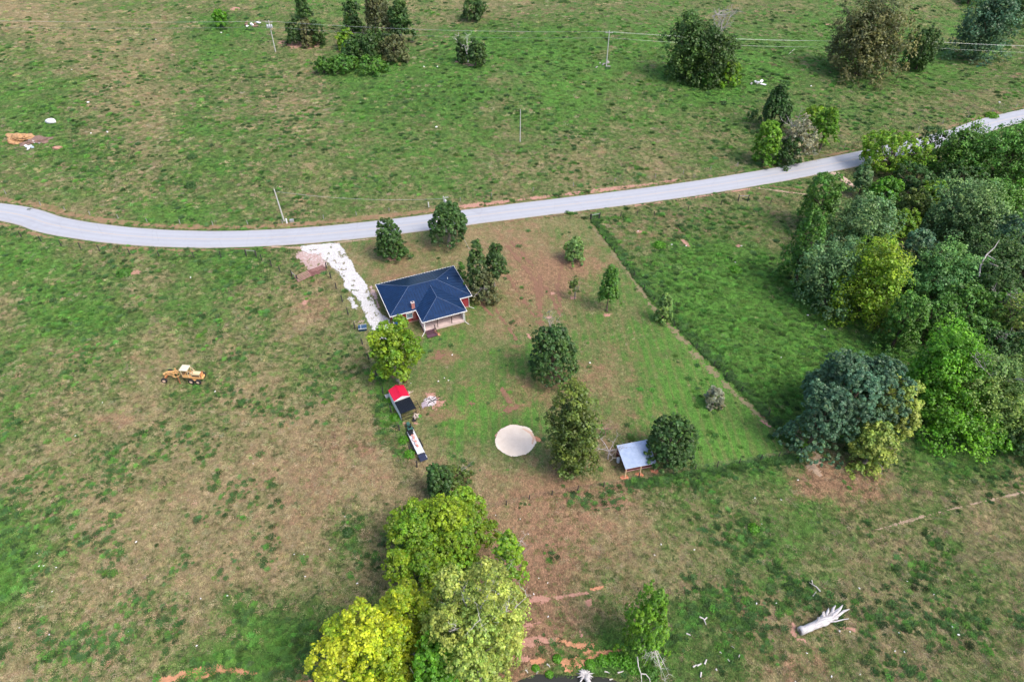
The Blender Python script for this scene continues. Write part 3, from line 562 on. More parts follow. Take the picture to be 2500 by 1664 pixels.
def tree(box, clear, style, pal, n, label, name='broadleaf_tree', cat='tree', group=None, bark=None, leaf=None, dead=None, dens=1.0, lean=None):
    u0, v0, u1, v1 = box; NT[0] += 1; seed = NT[0]*13+5; r = np.random.RandomState(seed); rnd = random.Random(seed)
    uc, vc = (u0+u1)/2, (v0+v1)/2; p = P(uc, vc, 3)
    for _ in range(5):
        k = mpp(p); dl = math.atan2(CH-p.z, p.y); a = (u1-u0)/2*k*.93; b = (v1-v0)/2*k*.95
        Rx = a; q = b*b-(Rx*math.sin(dl))**2; Rz = math.sqrt(max(q, 0))/math.cos(dl); Rz = max(Rz, .55*Rx)
        if math.hypot(Rx*math.sin(dl), Rz*math.cos(dl)) > b*1.15: Rx2 = Rx; Rz = max(.42*Rx, Rz*.8)
        g = float(Z(p.x, p.y)); p = P(uc, vc, clear+Rz)
    base = Vector((p.x, p.y, float(Z(p.x, p.y)))); zc = clear+Rz
    o = empty(name, base, rnd.uniform(0, 6.28) if not lean else 0, label, cat, group)
    s = max(.3, min(.75, 4.1*mpp(p)))*(.9 if style in ('airy', 'sparse') else 1); s = leaf if (style == 'sparse' or (leaf and leaf <= .24 and n > 12000)) else s; n = int(n*dens)
    C_, Nn, S, T = crown_pts(style, Rx, Rz, zc, n, r, s, clear <= .5 and style not in ('sparse',))
    vs, q, T = leaves(C_, Nn, S, T, r); me = bpy.data.meshes.new('crown'); fastmesh(me, vs, q)
    at = me.attributes.new('tint', 'FLOAT_COLOR', 'FACE'); at.data.foreach_set('color', T.astype(np.float32).ravel())
    cr = link('crown', me, o, leafmat(pal))
    mb = MB(); bt = Rx*.065+.09; top = zc+Rz*.35
    pts = [(0, 0, -.25), (rnd.uniform(-.1, .1)*Rx, rnd.uniform(-.1, .1)*Rx, max(.3, clear*.6)), (rnd.uniform(-.15, .15)*Rx, rnd.uniform(-.15, .15)*Rx, zc-.3*Rz), (0, 0, top)]
    mb.tube(pts, [bt*1.3, bt, bt*.75, bt*.3], 8)
    for k in range(7 if style not in ('cedar', 'cone') else 3):
        an = k*2.4+rnd.uniform(-.4, .4); z0 = zc-Rz*rnd.uniform(.2, .7); e = (math.cos(an)*Rx*.72, math.sin(an)*Rx*.72, zc+Rz*rnd.uniform(-.1, .6))
        limbs(mb, (0, 0, max(.3, z0)), e, bt*.42, rnd, 1 if style in ('airy', 'sparse', 'willow') else 0, .12, 4)
    mb.build('trunk', bark or BARK, o)
    if dead:
        for i, (du, dv, dz, L_, dm) in enumerate(dead):    # bare branches poking through: local offsets in crown radii
            st = Vector((du*Rx*.5, dv*Rx*.5, zc+dz*Rz*.5)); rn = random.Random(seed+i); mb2 = MB()
            for _ in range(4):
                e = Vector((du*Rx, dv*Rx, zc+dz*Rz))+Vector((rn.uniform(-1, 1), rn.uniform(-1, 1), rn.uniform(-.5, 1)))*L_*Rx
                limbs(mb2, st, e, min(.09, bt*.18), rn, 2, .15, 4)
            if lean is None: o.rotation_euler = (0, 0, 0)
            mb2.build('bare_branch', dm, o)
    return o
YD = 'trees standing in the mown yard'; FO = 'trees of the wood on the right'; CLG = 'trees of the thicket in the far hollow'
B = BARK; G = BARKG
# yard trees
tree((910,533,991,633), .4, 'round', 'DG', 9000, 'dark conical shade tree beside the road, left of the round one', 'shade_tree', group=YD)
tree((1044,494,1148,592), 1.6, 'round', 'DG', 12000, 'dense round dark green tree with pale trunk between road and house', 'shade_tree', group=YD, bark=G)
tree((1372,580,1432,641), .3, 'bush', 'LG', 4000, 'small pale green rounded ornamental tree in the upper yard', 'ornamental_tree', group=YD, bark=G)
tree((1389,676,1421,722), 1.1, 'sparse', 'BR', 700, 'thin brownish sapling with a pale stake-like trunk in the yard', 'sapling', group=YD, bark=G, leaf=.28)
tree((1462,648,1516,757), .9, 'cone', 'MG', 4500, 'slender upright bright green young tree in the yard', 'young_tree', group=YD)
tree((1603,714,1646,788), .1, 'bush', 'LG', 2600, 'narrow light green bush growing on the diagonal fence line', 'shrub', 'shrub', bark=B)
tree((1293,793,1413,934), .7, 'round', 'DG', 14000, 'dark leafy maple in the middle of the yard', 'maple_tree', group=YD, dead=[(-.1, .7, .9, .35, GREYW)])
tree((1338,948,1468,1168), .1, 'clump', 'BR', 17000, 'tall olive green tree right of the sand circle', 'broadleaf_tree', group=YD, leaf=.26)
tree((1578,1012,1704,1142), .4, 'round', 'DG', 12000, 'dark round tree overhanging the metal roofed pole shed', 'broadleaf_tree', group=YD)
tree((1720,940,1770,995), .1, 'bush', 'GY', 2200, 'small greyish bush with a green middle near the diagonal fence', 'shrub', 'shrub', leaf=.2)
tree((900,783,1032,939), 1.2, 'loose', 'YG', 20000, 'yellow green tree between the house and the red roofed shed', 'broadleaf_tree', group=YD, bark=G, leaf=.27)
tree((1035,1128,1110,1225), .1, 'broad', 'DG', 6500, 'dark green thicket shrub just below the trailer', 'shrub', 'shrub', leaf=.24)
tree((1060,1130,1150,1190), .1, 'bush', 'BR', 3500, 'brownish green shrub at the tip of the big yellow green tree', 'shrub', 'shrub', leaf=.24, dead=[(.5, .4, .2, .5, GREYW)])
# double dark tree right of the house
dt = tree((1132,588,1192,725), .3, 'broad', 'CD', 6500, 'dark two-headed tree at the right end of the house, left column', 'columnar_tree', group='dark columns of trees beside the house', bark=G, leaf=.3)
tree((1178,596,1238,700), 1.8, 'broad', 'CD', 6000, 'dark column tree, the right one of the pair beside the house', 'columnar_tree', group='dark columns of trees beside the house', bark=G, leaf=.3)
tree((1142,655,1222,740), .1, 'bush', 'OL', 4500, 'dusty grey green bush at the foot of the dark columns by the house', 'shrub', 'shrub', leaf=.28, dead=[(-.3, -.6, 0, .5, GREYW)])
tree((1112,640,1138,688), .1, 'bush', 'MG', 700, 'small green bush against the upper right corner of the house', 'shrub', 'shrub', leaf=.3)
# near big trees
BT = 'big trees at the lower edge'
tree((925,1185,1222,1450), .6, 'loose', 'YG', 66000, 'huge yellow green tree below the trailer', 'broadleaf_tree', group=BT, bark=G, leaf=.24)
tree((905,1400,1085,1620), 1.0, 'loose', 'YY', 34000, 'yellow green tree in the middle of the lower clump, left of the dark gap', 'broadleaf_tree', group=BT, bark=G, leaf=.22)
tree((768,1490,1030,1770), .5, 'loose', 'YY', 52000, 'brightest yellow tree at the bottom edge, lowest left of the clump', 'broadleaf_tree', group=BT, bark=G, leaf=.22)
tree((1030,1375,1295,1700), .5, 'loose', 'PY', 56000, 'airy yellow green tree with bare twigs at the bottom edge, right of the gap', 'broadleaf_tree', group=BT, bark=G, leaf=.22, dead=[(.2, -.2, .7, .5, DEADW), (-.4, -.3, .6, .45, DEADW), (.6, .1, .4, .5, DEADW)])
tree((1190,1300,1296,1440), 4.5, 'airy', 'YG', 5200, 'thin reaching yellow green tree over the red soil', 'broadleaf_tree', group=BT, bark=G, leaf=.2, dead=[(.3, .1, .5, .5, DEADW)])
tree((985,1560,1160,1760), .5, 'big', 'BG', 22000, 'low green tree at the bottom edge beneath the yellow crowns', 'broadleaf_tree', group=BT, bark=G, leaf=.22)
tree((1520,1430,1650,1610), .5, 'cedar', 'CB', 13000, 'bright green cedar with dead lower branches beside the pond', 'cedar', bark=G, leaf=.2, dead=[(0, -.9, -.7, .6, DEADW), (.5, -.9, -.8, .5, DEADW)])
# meadow corner pair
tree((1965,843,2208,1075), 1.0, 'big', 'TE', 42000, 'very big blue green tree at the meadow corner', 'broadleaf_tree', leaf=.3)
tree((1932,930,2080,1110), .5, 'big', 'TE', 15000, 'lower blue green tree at the left foot of the biggest one', 'broadleaf_tree', leaf=.3)
tree((2120,925,2249,1075), 1.0, 'loose', 'PY', 15000, 'yellow tree half behind the big blue green tree', 'broadleaf_tree', bark=G, leaf=.26)
tree((2078,1030,2185,1148), .3, 'loose', 'PY', 11000, 'low yellowish tree with dead twigs at the foot of the big blue green tree', 'broadleaf_tree', bark=G, leaf=.24, dead=[(.3, -.8, -.4, .5, GREYW)])
# the wood: (box, clearance, style, palette, leaves, label)
for b_, c_, s_, p_, n_, l_ in [
 ((1960,425,2060,560), 1.5, 'broad', 'MG', 9000, 'deep green tree at the top left tip of the wood beside the dirt track'),
 ((1920,520,2010,690), .5, 'broad', 'MG', 10000, 'deep green tree bulging over the meadow at the left edge of the wood'),
 ((2030,475,2180,640), 3, 'clump', 'GG', 16000, 'tall grey green tree behind the deep green ones'),
 ((1960,590,2110,755), 1, 'clump', 'GG', 15000, 'grey green tree standing at the meadow edge of the wood'),
 ((2055,585,2205,785), 1, 'clump', 'YG', 19000, 'bright yellow green tree in the front row of the wood'),
 ((2105,315,2260,425), 1.5, 'broad', 'YG', 9000, 'olive yellow tree hiding part of the road'),
 ((2235,310,2305,390), 2, 'airy', 'DG', 2600, 'open dark tree leaning over the far road'),
 ((2085,395,2135,470), 3, 'broad', 'GG', 3000, 'narrow grey green tree below the olive yellow one'),
 ((2125,430,2205,500), 1, 'broad', 'BG', 5000, 'fresh green small tree in the middle of the wood edge'),
 ((2180,400,2290,470), .5, 'broad', 'DG', 5000, 'almost black tree in the shady opening of the wood'),
 ((2240,440,2310,510), 1, 'broad', 'YG', 4500, 'small yellow olive tree in the opening of the wood'),
 ((2190,460,2270,540), .5, 'bush', 'BR', 4000, 'brownish green bushy tree in the opening of the wood'),
 ((2170,510,2245,580), 1.5, 'broad', 'YG', 5000, 'light yellow green tree right of the tall grey green one'),
 ((2275,440,2440,590), 3, 'clump', 'GG', 18000, 'broad silvery green tree in the heart of the wood'),
 ((2195,560,2280,680), 1, 'broad', 'TE', 7500, 'dark bluish tree between yellow green and mint ones'),
 ((2215,590,2395,745), 2, 'clump', 'MN', 19000, 'large mint green tree with dead branches at its right'),
 ((2165,715,2260,850), .5, 'broad', 'MG', 9000, 'green tree at the lower edge of the wood above the meadow shade'),
 ((2240,720,2330,830), .5, 'broad', 'MG', 7000, 'mid green tree behind the lower edge of the wood'),
 ((2290,310,2420,430), 1, 'clump', 'MG', 12000, 'green tree beside the far road at the top right'),
 ((2390,300,2560,450), 2, 'clump', 'MG', 14000, 'green tree at the right picture edge under the far road'),
 ((2430,430,2560,560), 1.5, 'broad', 'BG', 9000, 'sunny green tree at the right edge below the road'),
 ((2300,400,2400,470), .5, 'broad', 'DG', 5000, 'dark green tree filling in above the silvery one'),
 ((2400,520,2520,640), 2, 'broad', 'TE', 8000, 'bluish tree at the right picture edge'),
 ((2375,640,2470,760), .5, 'broad', 'DG', 6500, 'very dark tree right of the mint green one'),
 ((2440,600,2560,710), 1, 'broad', 'GG', 7000, 'grey green tree cut by the right picture edge'),
 ((2435,700,2560,850), 1.5, 'airy', 'PY', 9000, 'pale straw yellow tree at the right picture edge'),
 ((2320,760,2430,860), .5, 'broad', 'MG', 7000, 'green tree above the brightest green crown'),
 ((2400,800,2500,900), .5, 'broad', 'DG', 6000, 'dark green tree under the pale straw yellow one'),
 ((2235,790,2400,1000), 1, 'clump', 'BG', 24000, 'vivid green tree, brightest crown of the wood'),
 ((2250,930,2430,1085), .5, 'clump', 'BG', 17000, 'vivid green lower tree at the lower tip of the wood'),
 ((2340,860,2530,1060), 1.5, 'clump', 'LG', 18000, 'pale dusty green tree with grey twigs beside the vivid green one'),
 ((2370,1020,2470,1100), .3, 'broad', 'BG', 6000, 'low vivid green tree over the white barrel'),
 ((2450,1010,2570,1110), .5, 'broad', 'DG', 6000, 'dark tree at the lower right end of the wood'),
 ((2370,440,2500,570), .5, 'clump', 'MG', 8000, 'mid green tree between the silvery tree and the right picture edge'),
 ((2350,560,2490,690), .5, 'clump', 'DG', 8000, 'deep green tree around the curving bleached branch'),
 ((2300,690,2410,800), .3, 'broad', 'MG', 6000, 'green tree just below the large mint green one'),
 ((2390,700,2500,810), .3, 'broad', 'MG', 6000, 'green tree left of the pale straw yellow one'),
 ((2110,740,2175,790), .1, 'bush', 'BR', 1800, 'low brownish shrub under the yellow green front tree')]:
    c_ = min(c_, .5); b_ = ((b_[0]+b_[2])/2-(b_[2]-b_[0])*.59, b_[1]-3, (b_[0]+b_[2])/2+(b_[2]-b_[0])*.59, b_[3]+6)
    tree(b_, c_, s_, p_, n_, l_, 'woodland_tree', group=FO, dens=1.0, dead=[(-.4, 0, .8, .5, GREYW)] if 'twigs' in l_ or 'straw' in l_ else None)
for i, (b_, p_) in enumerate([((2560,330,2740,520),'MG'), ((2540,540,2720,720),'DG'), ((2560,740,2760,940),'MG'), ((2560,950,2740,1120),'BG')]):
    tree(b_, 1, 'big', p_, 6000, 'green tree of the wood past the right picture edge, %s from the road' % ['nearest', 'second', 'third', 'farthest'][i], 'woodland_tree', group=FO, leaf=.5)
# far trees and shrubs
for b_, c_, s_, p_, n_, l_, nm, ct, gp in [
 ((833,2,882,75), .5, 'broad', 'DG', 3500, 'dark upright tree at the left of the far thicket', 'broadleaf_tree', 'tree', CLG),
 ((888,-25,952,80), 1.5, 'willow', 'OL', 6000, 'grey green willowy tree reaching the top picture edge', 'willow_tree', 'tree', CLG),
 ((950,5,1004,95), .5, 'broad', 'DG', 5500, 'dark green tree at the right of the far thicket', 'broadleaf_tree', 'tree', CLG),
 ((820,72,868,112), .5, 'broad', 'YG', 2200, 'light green shrub at the left end of the thicket', 'shrub', 'shrub', CLG),
 ((835,85,905,142), .3, 'broad', 'DG', 4000, 'dark shrub above the grey dead twigs in the thicket', 'shrub', 'shrub', CLG),
 ((878,74,945,146), .3, 'cedar', 'CD', 4500, 'mid green cedar in the middle of the thicket', 'cedar', 'tree', CLG),
 ((925,85,995,148), .3, 'broad', 'OL', 4500, 'olive tree at the lower right of the thicket', 'broadleaf_tree', 'tree', CLG),
 ((764,140,815,176), .1, 'bush', 'MG', 1500, 'low bush left of the bramble row in front of the thicket', 'shrub', 'shrub', 'bramble bushes before the thicket'),
 ((805,138,880,172), .1, 'bush', 'MG', 1800, 'bramble bush in the middle of the row before the thicket', 'shrub', 'shrub', 'bramble bushes before the thicket'),
 ((870,140,948,174), .1, 'bush', 'MG', 1800, 'bramble bush at the right end of the row before the thicket', 'shrub', 'shrub', 'bramble bushes before the thicket'),
 ((698,48,742,102), .2, 'broad', 'CD', 2300, 'left bush of the clump of three near the utility pole', 'cedar', 'tree', None),
 ((733,50,766,108), .2, 'broad', 'OL', 2300, 'middle grey green bush of the clump near the utility pole', 'cedar', 'tree', None),
 ((752,54,790,106), .2, 'broad', 'CD', 2000, 'right bush of the clump of three near the utility pole', 'cedar', 'tree', None),
 ((521,25,553,62), .2, 'broad', 'BG', 1800, 'small bright green bush alone left of the first pole', 'shrub', 'shrub', None),
 ((718,-8,756,41), .2, 'broad', 'DG', 2300, 'dark bush with fallen grey branches at the top edge', 'shrub', 'shrub', None),
 ((1129,-2,1188,43), .3, 'broad', 'CD', 3200, 'dark green round bush at the top edge centre', 'shrub', 'shrub', None),
 ((1109,92,1142,146), .2, 'broad', 'CD', 1800, 'left half of the split bush behind the bleached dead tree', 'cedar', 'tree', None),
 ((1136,98,1187,159), .2, 'broad', 'CD', 3200, 'right half of the split bush behind the bleached dead tree', 'cedar', 'tree', None),
 ((1629,38,1735,190), .1, 'clump', 'DG', 12000, 'large dark tree left of the grey dead crown, upper right field', 'broadleaf_tree', 'tree', None),
 ((1695,75,1795,200), .1, 'clump', 'CD', 9000, 'dark tree in front of the grey dead crown', 'broadleaf_tree', 'tree', None),
 ((1706,158,1758,206), .1, 'bush', 'MG', 1800, 'green shrub at the foot of the dark trees, left one', 'shrub', 'shrub', None),
 ((1752,150,1812,203), .1, 'bush', 'YG', 2200, 'yellowish shrub at the foot of the dark trees, right one', 'shrub', 'shrub', None),
 ((2033,-12,2212,182), .1, 'clump', 'OL', 22000, 'large olive brown tree behind the power lines', 'broadleaf_tree', 'tree', None),
 ((2213,72,2290,168), .2, 'cedar', 'CD', 5500, 'dark leaning cedar right of the right hand pole', 'cedar', 'tree', None),
 ((2350,-15,2470,142), .1, 'clump', 'TE', 12000, 'big bluish green tree near the top right corner', 'broadleaf_tree', 'tree', None),
 ((2468,-30,2540,55), .5, 'broad', 'DG', 4500, 'dark tree cut by the top right corner', 'broadleaf_tree', 'tree', None),
 ((2345,-30,2400,5), .3, 'broad', 'DG', 1500, 'dark treetop just above the top edge near the right corner', 'broadleaf_tree', 'tree', None),
 ((1852,208,1944,312), .3, 'cone', 'DG', 8000, 'dark cone shaped cedar north of the road', 'cedar', 'tree', None),
 ((1844,298,1910,396), .3, 'broad', 'CB', 6500, 'bright green tree at the roadside clump, lowest left', 'broadleaf_tree', 'tree', None),
 ((1905,285,1995,390), .4, 'airy', 'GY', 5500, 'grey half bare tree in the roadside clump', 'broadleaf_tree', 'tree', None),
 ((1900,335,1960,400), .1, 'bush', 'DG', 3000, 'dark undergrowth shrub in the roadside clump', 'shrub', 'shrub', None),
 ((1955,262,2010,330), .5, 'broad', 'YG', 3500, 'yellowish tree at the back of the roadside clump', 'broadleaf_tree', 'tree', None),
 ((1990,262,2048,350), 1.6, 'broad', 'CB', 4500, 'small green tree at the right end of the roadside clump', 'broadleaf_tree', 'tree', None)]:
    w_ = (b_[2]-b_[0])*.06; tree((b_[0]-w_, b_[1], b_[2]+w_, b_[3]+3), c_, s_, p_, n_, l_, nm, ct, gp)
# dead wood
def dead_tree(u, v, h, spread, mt, label, seed, n=5, r=.12, lean=(0, 0)):
    b_ = P(u, v); o = empty('dead_tree', b_, 0, label, 'dead tree'); rn = random.Random(seed)
    mb = MB(); mb.tube([(0, 0, -.2), (lean[0]*.3, lean[1]*.3, h*.45)], [r*1.3, r], 7); mb.build('trunk', mt, o)
    for k in range(n):
        mb = MB(); a = k*2.4; limbs(mb, (lean[0]*.3, lean[1]*.3, h*.42), (lean[0]+math.cos(a)*spread, lean[1]+math.sin(a)*spread, h*rn.uniform(.7, 1)), r*.75, rn, 2); mb.build('branch', mt, o)
    return o
dead_tree(1143, 152, 8, 2.2, DEADW, 'bleached white dead tree before the split bush in the far field', 3, r=.22, lean=(-1.2, 0))
dead_tree(869, 141, 5, 2.4, GREYW, 'grey dead twigs leaning out at the foot of the thicket', 4, r=.15)
dead_tree(1745, 135, 14, 2.6, GREYW, 'grey leafless crown rising between the two dark trees', 5, n=8, r=.25)
dead_tree(1738, 42, 2.5, 5, GREYW, 'fallen grey branches beside the dark bush at the top edge', 6, r=.2, lean=(5, -1))
dead_tree(1484, 1120, 4.5, 2.2, GREYW, 'grey leafless sapling between the olive tree and the pole shed', 7, n=6, r=.09)
dead_tree(1478, 1060, 3.2, 1.8, mat('reddish_twigs', (.34, .20, .17), .9), 'reddish leafless shrub right of the olive tree', 8, n=6, r=.06)
dead_tree(1930, 330, 6, 3.5, GREYW, 'bare grey branches standing in the roadside clump', 9, n=7, r=.15)
DEADW0, DEADW = DEADW, GREYW
o = empty('fallen_branch', P(2395, 640, 9), 0, 'long bleached branch curving out of the mint green tree', 'branch')
mb = MB(); mb.tube([(-1.5, -3.2, -1), (-.6, -1, 0), (1.6, 1.6, .6), (3.2, 2.6, 1.6), (5, 4.6, 2)], [.16, .15, .12, .08, .03], 6); mb.tube([(1.6, 1.6, .6), (2.6, .4, .4), (3.2, -.8, .2)], [.09, .07, .03], 5); mb.build('upper_branch', DEADW, o)
mb = MB(); mb.tube([(-.6, -1, 0), (1.2, -.8, .3), (3.0, -1.8, 0), (3.8, -3.2, -.3)], [.15, .12, .09, .04], 6); mb.build('lower_branch', DEADW, o)

DEADW = DEADW0
# ------------------------------------------------------------------ house
def framez(p, rz): return p
HC = Vector((-17.35, 105.86, 0)); HR = math.radians(23)
ROOF = None
m_, nt, bs = newmat('blue_metal_roof'); bs.inputs['Metallic'].default_value = .5; bs.inputs['Roughness'].default_value = .3
tc = nn(nt, 'ShaderNodeTexCoord').outputs['Object']
nt.links.new(mixc(nt, ramp(nt, noise(nt, 1.2, 5, .6, tc), .3, .7), (.014, .052, .145), (.009, .032, .090)), bs.inputs['Base Color']); bs.inputs['Coat Weight'].default_value = .3; bs.inputs['Coat Roughness'].default_value = .3
RB = m_; WT = mat('white_trim', (.82, .82, .82), .5, amt=.06); HIPC = mat('roof_ridge_cap', (.13, .18, .30), .35, .4, amt=.1)
BRK = mat('red_brick_wall', (.30, .035, .045), .8, ns=6, amt=.2, bump=.3); CONC = mat('pinkish_concrete', (.60, .47, .45), .85, ns=1.5, amt=.08); DKW = mat('dark_stained_wood', (.055, .030, .030), .7, ns=5); PLUM = mat('plum_painted_wood', (.11, .05, .075), .7, ns=5, amt=.2)
GLS = mat('window_glass', (.16, .24, .28), .08, 0, amt=.05); BLK = mat('black_metal', (.018, .018, .02), .5, .3); ALU = mat('galvanised', (.55, .57, .6), .4, .6, amt=.1)
house = empty('brick_house', HC, HR, 'single storey red brick house with blue ribbed metal hip roof and white eaves', 'house')
EZ, SL = 3.05, .33; X0, X1, Y0, Y1 = -8.1, 8.1, -5.3, 5.3; WX0, WX1, WY = -3.1, 5.6, -9.25
RZ = EZ+5.3*SL; WM = (WX0+WX1)/2; WH = (WX1-WX0)/2; WZ = EZ+WH*SL
def clip(poly, f):
    out = []
    for i in range(len(poly)):
        a, b = poly[i], poly[(i+1) % len(poly)]; fa, fb = f(a), f(b)
        if fa >= 0: out.append(a)
        if (fa >= 0) != (fb >= 0): t = fa/(fa-fb); out.append(a+(b-a)*t)
    return out
def facet(name, pts, run, parent, mt, pitch=.55, rib=.11, rh=.085, thick=.05):
    """a roof slope: sheet with a raised rib every `pitch`; run = horizontal direction down the slope"""
    pts = [Vector(p) for p in pts]; nrm = (pts[1]-pts[0]).cross(pts[2]-pts[0]).normalized()
    if nrm.z < 0: nrm = -nrm; pts = pts[::-1]
    mb = MB(); k = len(pts); low = [p-nrm*thick for p in pts]; mb.add(pts+low, [tuple(range(k)), tuple(range(2*k-1, k-1, -1))]+[(i, i+k, (i+1) % k+k, (i+1) % k) for i in range(k)])
    run = Vector(run).normalized(); side = Vector((-run.y, run.x, 0)); ss = [p.dot(side) for p in pts]; t = math.ceil(min(ss)/pitch)*pitch
    while t < max(ss):
        q = clip(clip(pts, lambda p: p.dot(side)-(t-rib/2)), lambda p: (t+rib/2)-p.dot(side))
        if len(q) >= 3:
            n_ = len(q); up = [p+nrm*rh for p in q]; mb.add(up+[p+nrm*.002 for p in q], [tuple(range(n_))]+[(i, i+n_, (i+1) % n_+n_, (i+1) % n_) for i in range(n_)])
        t += pitch
    return mb.build(name, mt, parent)
rf = MB().box((0, 0, EZ-.12), (.01, .01, .01)).build('roof_frame', WT, house)
A_, B_, C_2, G_ = (X0, Y1, EZ), (X1, Y1, EZ), (X1, Y0, EZ), (X0, Y0, EZ); rl, rr_ = (X0+5.3, 0, RZ), (X1-5.3, 0, RZ)
facet('roof_slope', [A_, rl, rr_, B_], (0, 1, 0), house, RB); facet('roof_slope', [G_, A_, rl], (-1, 0, 0), house, RB); facet('roof_slope', [B_, C_2, rr_], (1, 0, 0), house, RB)
vy = Y0+WH   # where the wing ridge meets the main slope
facet('roof_slope', [G_, (WX0, Y0, EZ), (WM, vy, WZ), (WX1, Y0, EZ), C_2, rr_, rl][::1], (0, -1, 0), house, RB)
pk = (WM, WY+WH, WZ)
facet('roof_slope', [(WX0, Y0, EZ), (WX0, WY, EZ), pk, (WM, vy, WZ)], (-1, 0, 0), house, RB); facet('roof_slope', [(WX1, WY, EZ), (WX1, Y0, EZ), (WM, vy, WZ), pk], (1, 0, 0), house, RB); facet('roof_slope', [(WX0, WY, EZ), (WX1, WY, EZ), pk], (0, -1, 0), house, RB)
for a, b in [(A_, rl), (G_, rl), (B_, rr_), (C_2, rr_), (rl, rr_), ((WX0, WY, EZ), pk), ((WX1, WY, EZ), pk), (pk, (WM, vy, WZ))]:
    a = Vector(a)+Vector((0, 0, .06)); b = Vector(b)+Vector((0, 0, .06)); MB().bar(a, b, .10, .05).build('ridge_cap', HIPC, house)
out = [A_, B_, C_2, (WX1, Y0, EZ), (WX1, WY, EZ), (WX0, WY, EZ), (WX0, Y0, EZ), G_]
for a, b in zip(out, out[1:]+out[:1]):
    a, b = Vector(a), Vector(b); d = (b-a).normalized(); nv = Vector((-d.y, d.x, 0))*.07
    MB().bar(a+nv-d*.02+Vector((0, 0, -.05)), b+nv+d*.12+Vector((0, 0, -.05)), .085, .13).build('gutter', WT, house)
wi = .5
def wall(name, x0, x1, y0, y1, z0, z1, mt): return MB().box(((x0+x1)/2, (y0+y1)/2, (z0+z1)/2), (x1-x0, y1-y0, z1-z0)).build(name, mt, house)
WN = mat('brick_foundation', (.38, .22, .17), .9, ns=5)
wall('wall', X0+wi, X1-wi, Y1-wi-.2, Y1-wi, .1, EZ-.08, BRK); wall('wall', X1-wi-.2, X1-wi, Y0+wi, Y1-wi-.21, .1, EZ-.08, BRK); wall('wall', X0+wi, X0+wi+.2, Y0+2.2, Y1-wi-.21, .1, EZ-.08, BRK)
wall('wall', X0+2.2, WX0+.6, Y0+wi, Y0+wi+.2, .3, EZ-.08, BRK); wall('wall', WX0+.61, WX1-.4, Y0+wi, Y0+wi+.2, .3, EZ-.08, mat('porch_wall', (.42, .10, .10), .8)); wall('wall', WX1-.39, X1-wi-.21, Y0+wi, Y0+wi+.2, .3, EZ-.08, BRK)
wall('wall', X0+2.0, X0+2.19, Y0+wi, Y0+2.2, .3, EZ-.08, BRK)
wall('foundation', X0+2.1, X1-wi-.05, Y0+wi-.06, Y1-wi-.25, -.2, .29, WN)
wall('soffit', X0+.1, X1-.1, Y0+.1, Y1-.1, EZ-.075, EZ-.06, WT); wall('soffit', WX0+.1, WX1-.1, WY+.1, Y0+.09, EZ-.075, EZ-.06, WT)
def window(x, y, w, h, z, fw=.07, nx=2, ny=2, dirx=True):
    f = MB(); d = .08
    f.box((x, y, z+h/2), (w+fw, d, fw)); f.box((x, y, z-h/2), (w+fw+.1, d+.06, fw))
    for s_ in (-1, 1): f.box((x+s_*w/2, y, z), (fw, d, h-fw))
    fr = f.build('window', WT, house)
    for i in range(nx):
        MB().box((x-w/2+w*(i+.5)/nx, y+.01, z), (w/nx-.06, .03, h-.08)).build('pane', GLS, fr)
    return fr
window(-4.35, Y0+wi-.05, 1.2, 1.25, 1.75, .12); window(-1.2, Y0+wi-.05, 1.0, 1.2, 1.9); window(3.6, Y0+wi-.05, 1.2, 1.2, 1.9)
MB().box((-4.35, Y0+wi-.22, 2.42), (1.5, .36, .06), Matrix.Rotation(-.5, 3, 'X')).build('awning', WT, house)
dr = MB().box((1.2, Y0+wi-.04, 1.6), (.95, .06, 2.05)).build('door', WT, house); MB().box((1.5, Y0+wi-.09, 1.55), (.06, .06, .06)).build('handle', ALU, dr)
# porch
MB().box((WM, (WY+Y0)/2+.35, .28), (WH*2-.7, -WY+Y0+.1-.3, .56)).build('porch_floor', CONC, house, bevel=.02)
for x_ in (WX0+.45, WX1-.45): MB().box((x_, WY+.5, 1.75), (.2, .2, 2.4)).build('porch_column', WT, house)
for x_ in (WX0+3.0, WX0+5.8): MB().box((x_, WY+.48, 1.75), (.11, .11, 2.4)).build('porch_post', DKW, house)
MB().box((WX1-.42, WY+2.4, 1.75), (.07, 3.2, 2.4)).build('porch_side_panel', WT, house)
MB().box((X0+.55, Y0+.5, 1.45), (.16, .16, 3.0)).build('corner_post', WT, house)
for i in range(3): MB().box((WX0+1.35, WY+.22-.34*i, .40-.17*i), (1.7, .36, .06)).build('step', PLUM, house)
MB().box((WX0+1.35, WY-1.0, .24), (1.9, .9, .07)).build('step_landing', PLUM, house)
rl_ = MB()
for y_ in (WY+.4, WY-.35, WY-1.3): rl_.bar((WX0+2.3, y_, .05), (WX0+2.3, y_, 1.35), .07)
rl_.bar((WX0+2.3, WY+.45, 1.38), (WX0+2.3, WY-1.35, 1.15), .08); rl_.bar((WX0+2.3, WY+.45, .85), (WX0+2.3, WY-1.35, .62), .06); rl_.build('handrail', DKW, house)
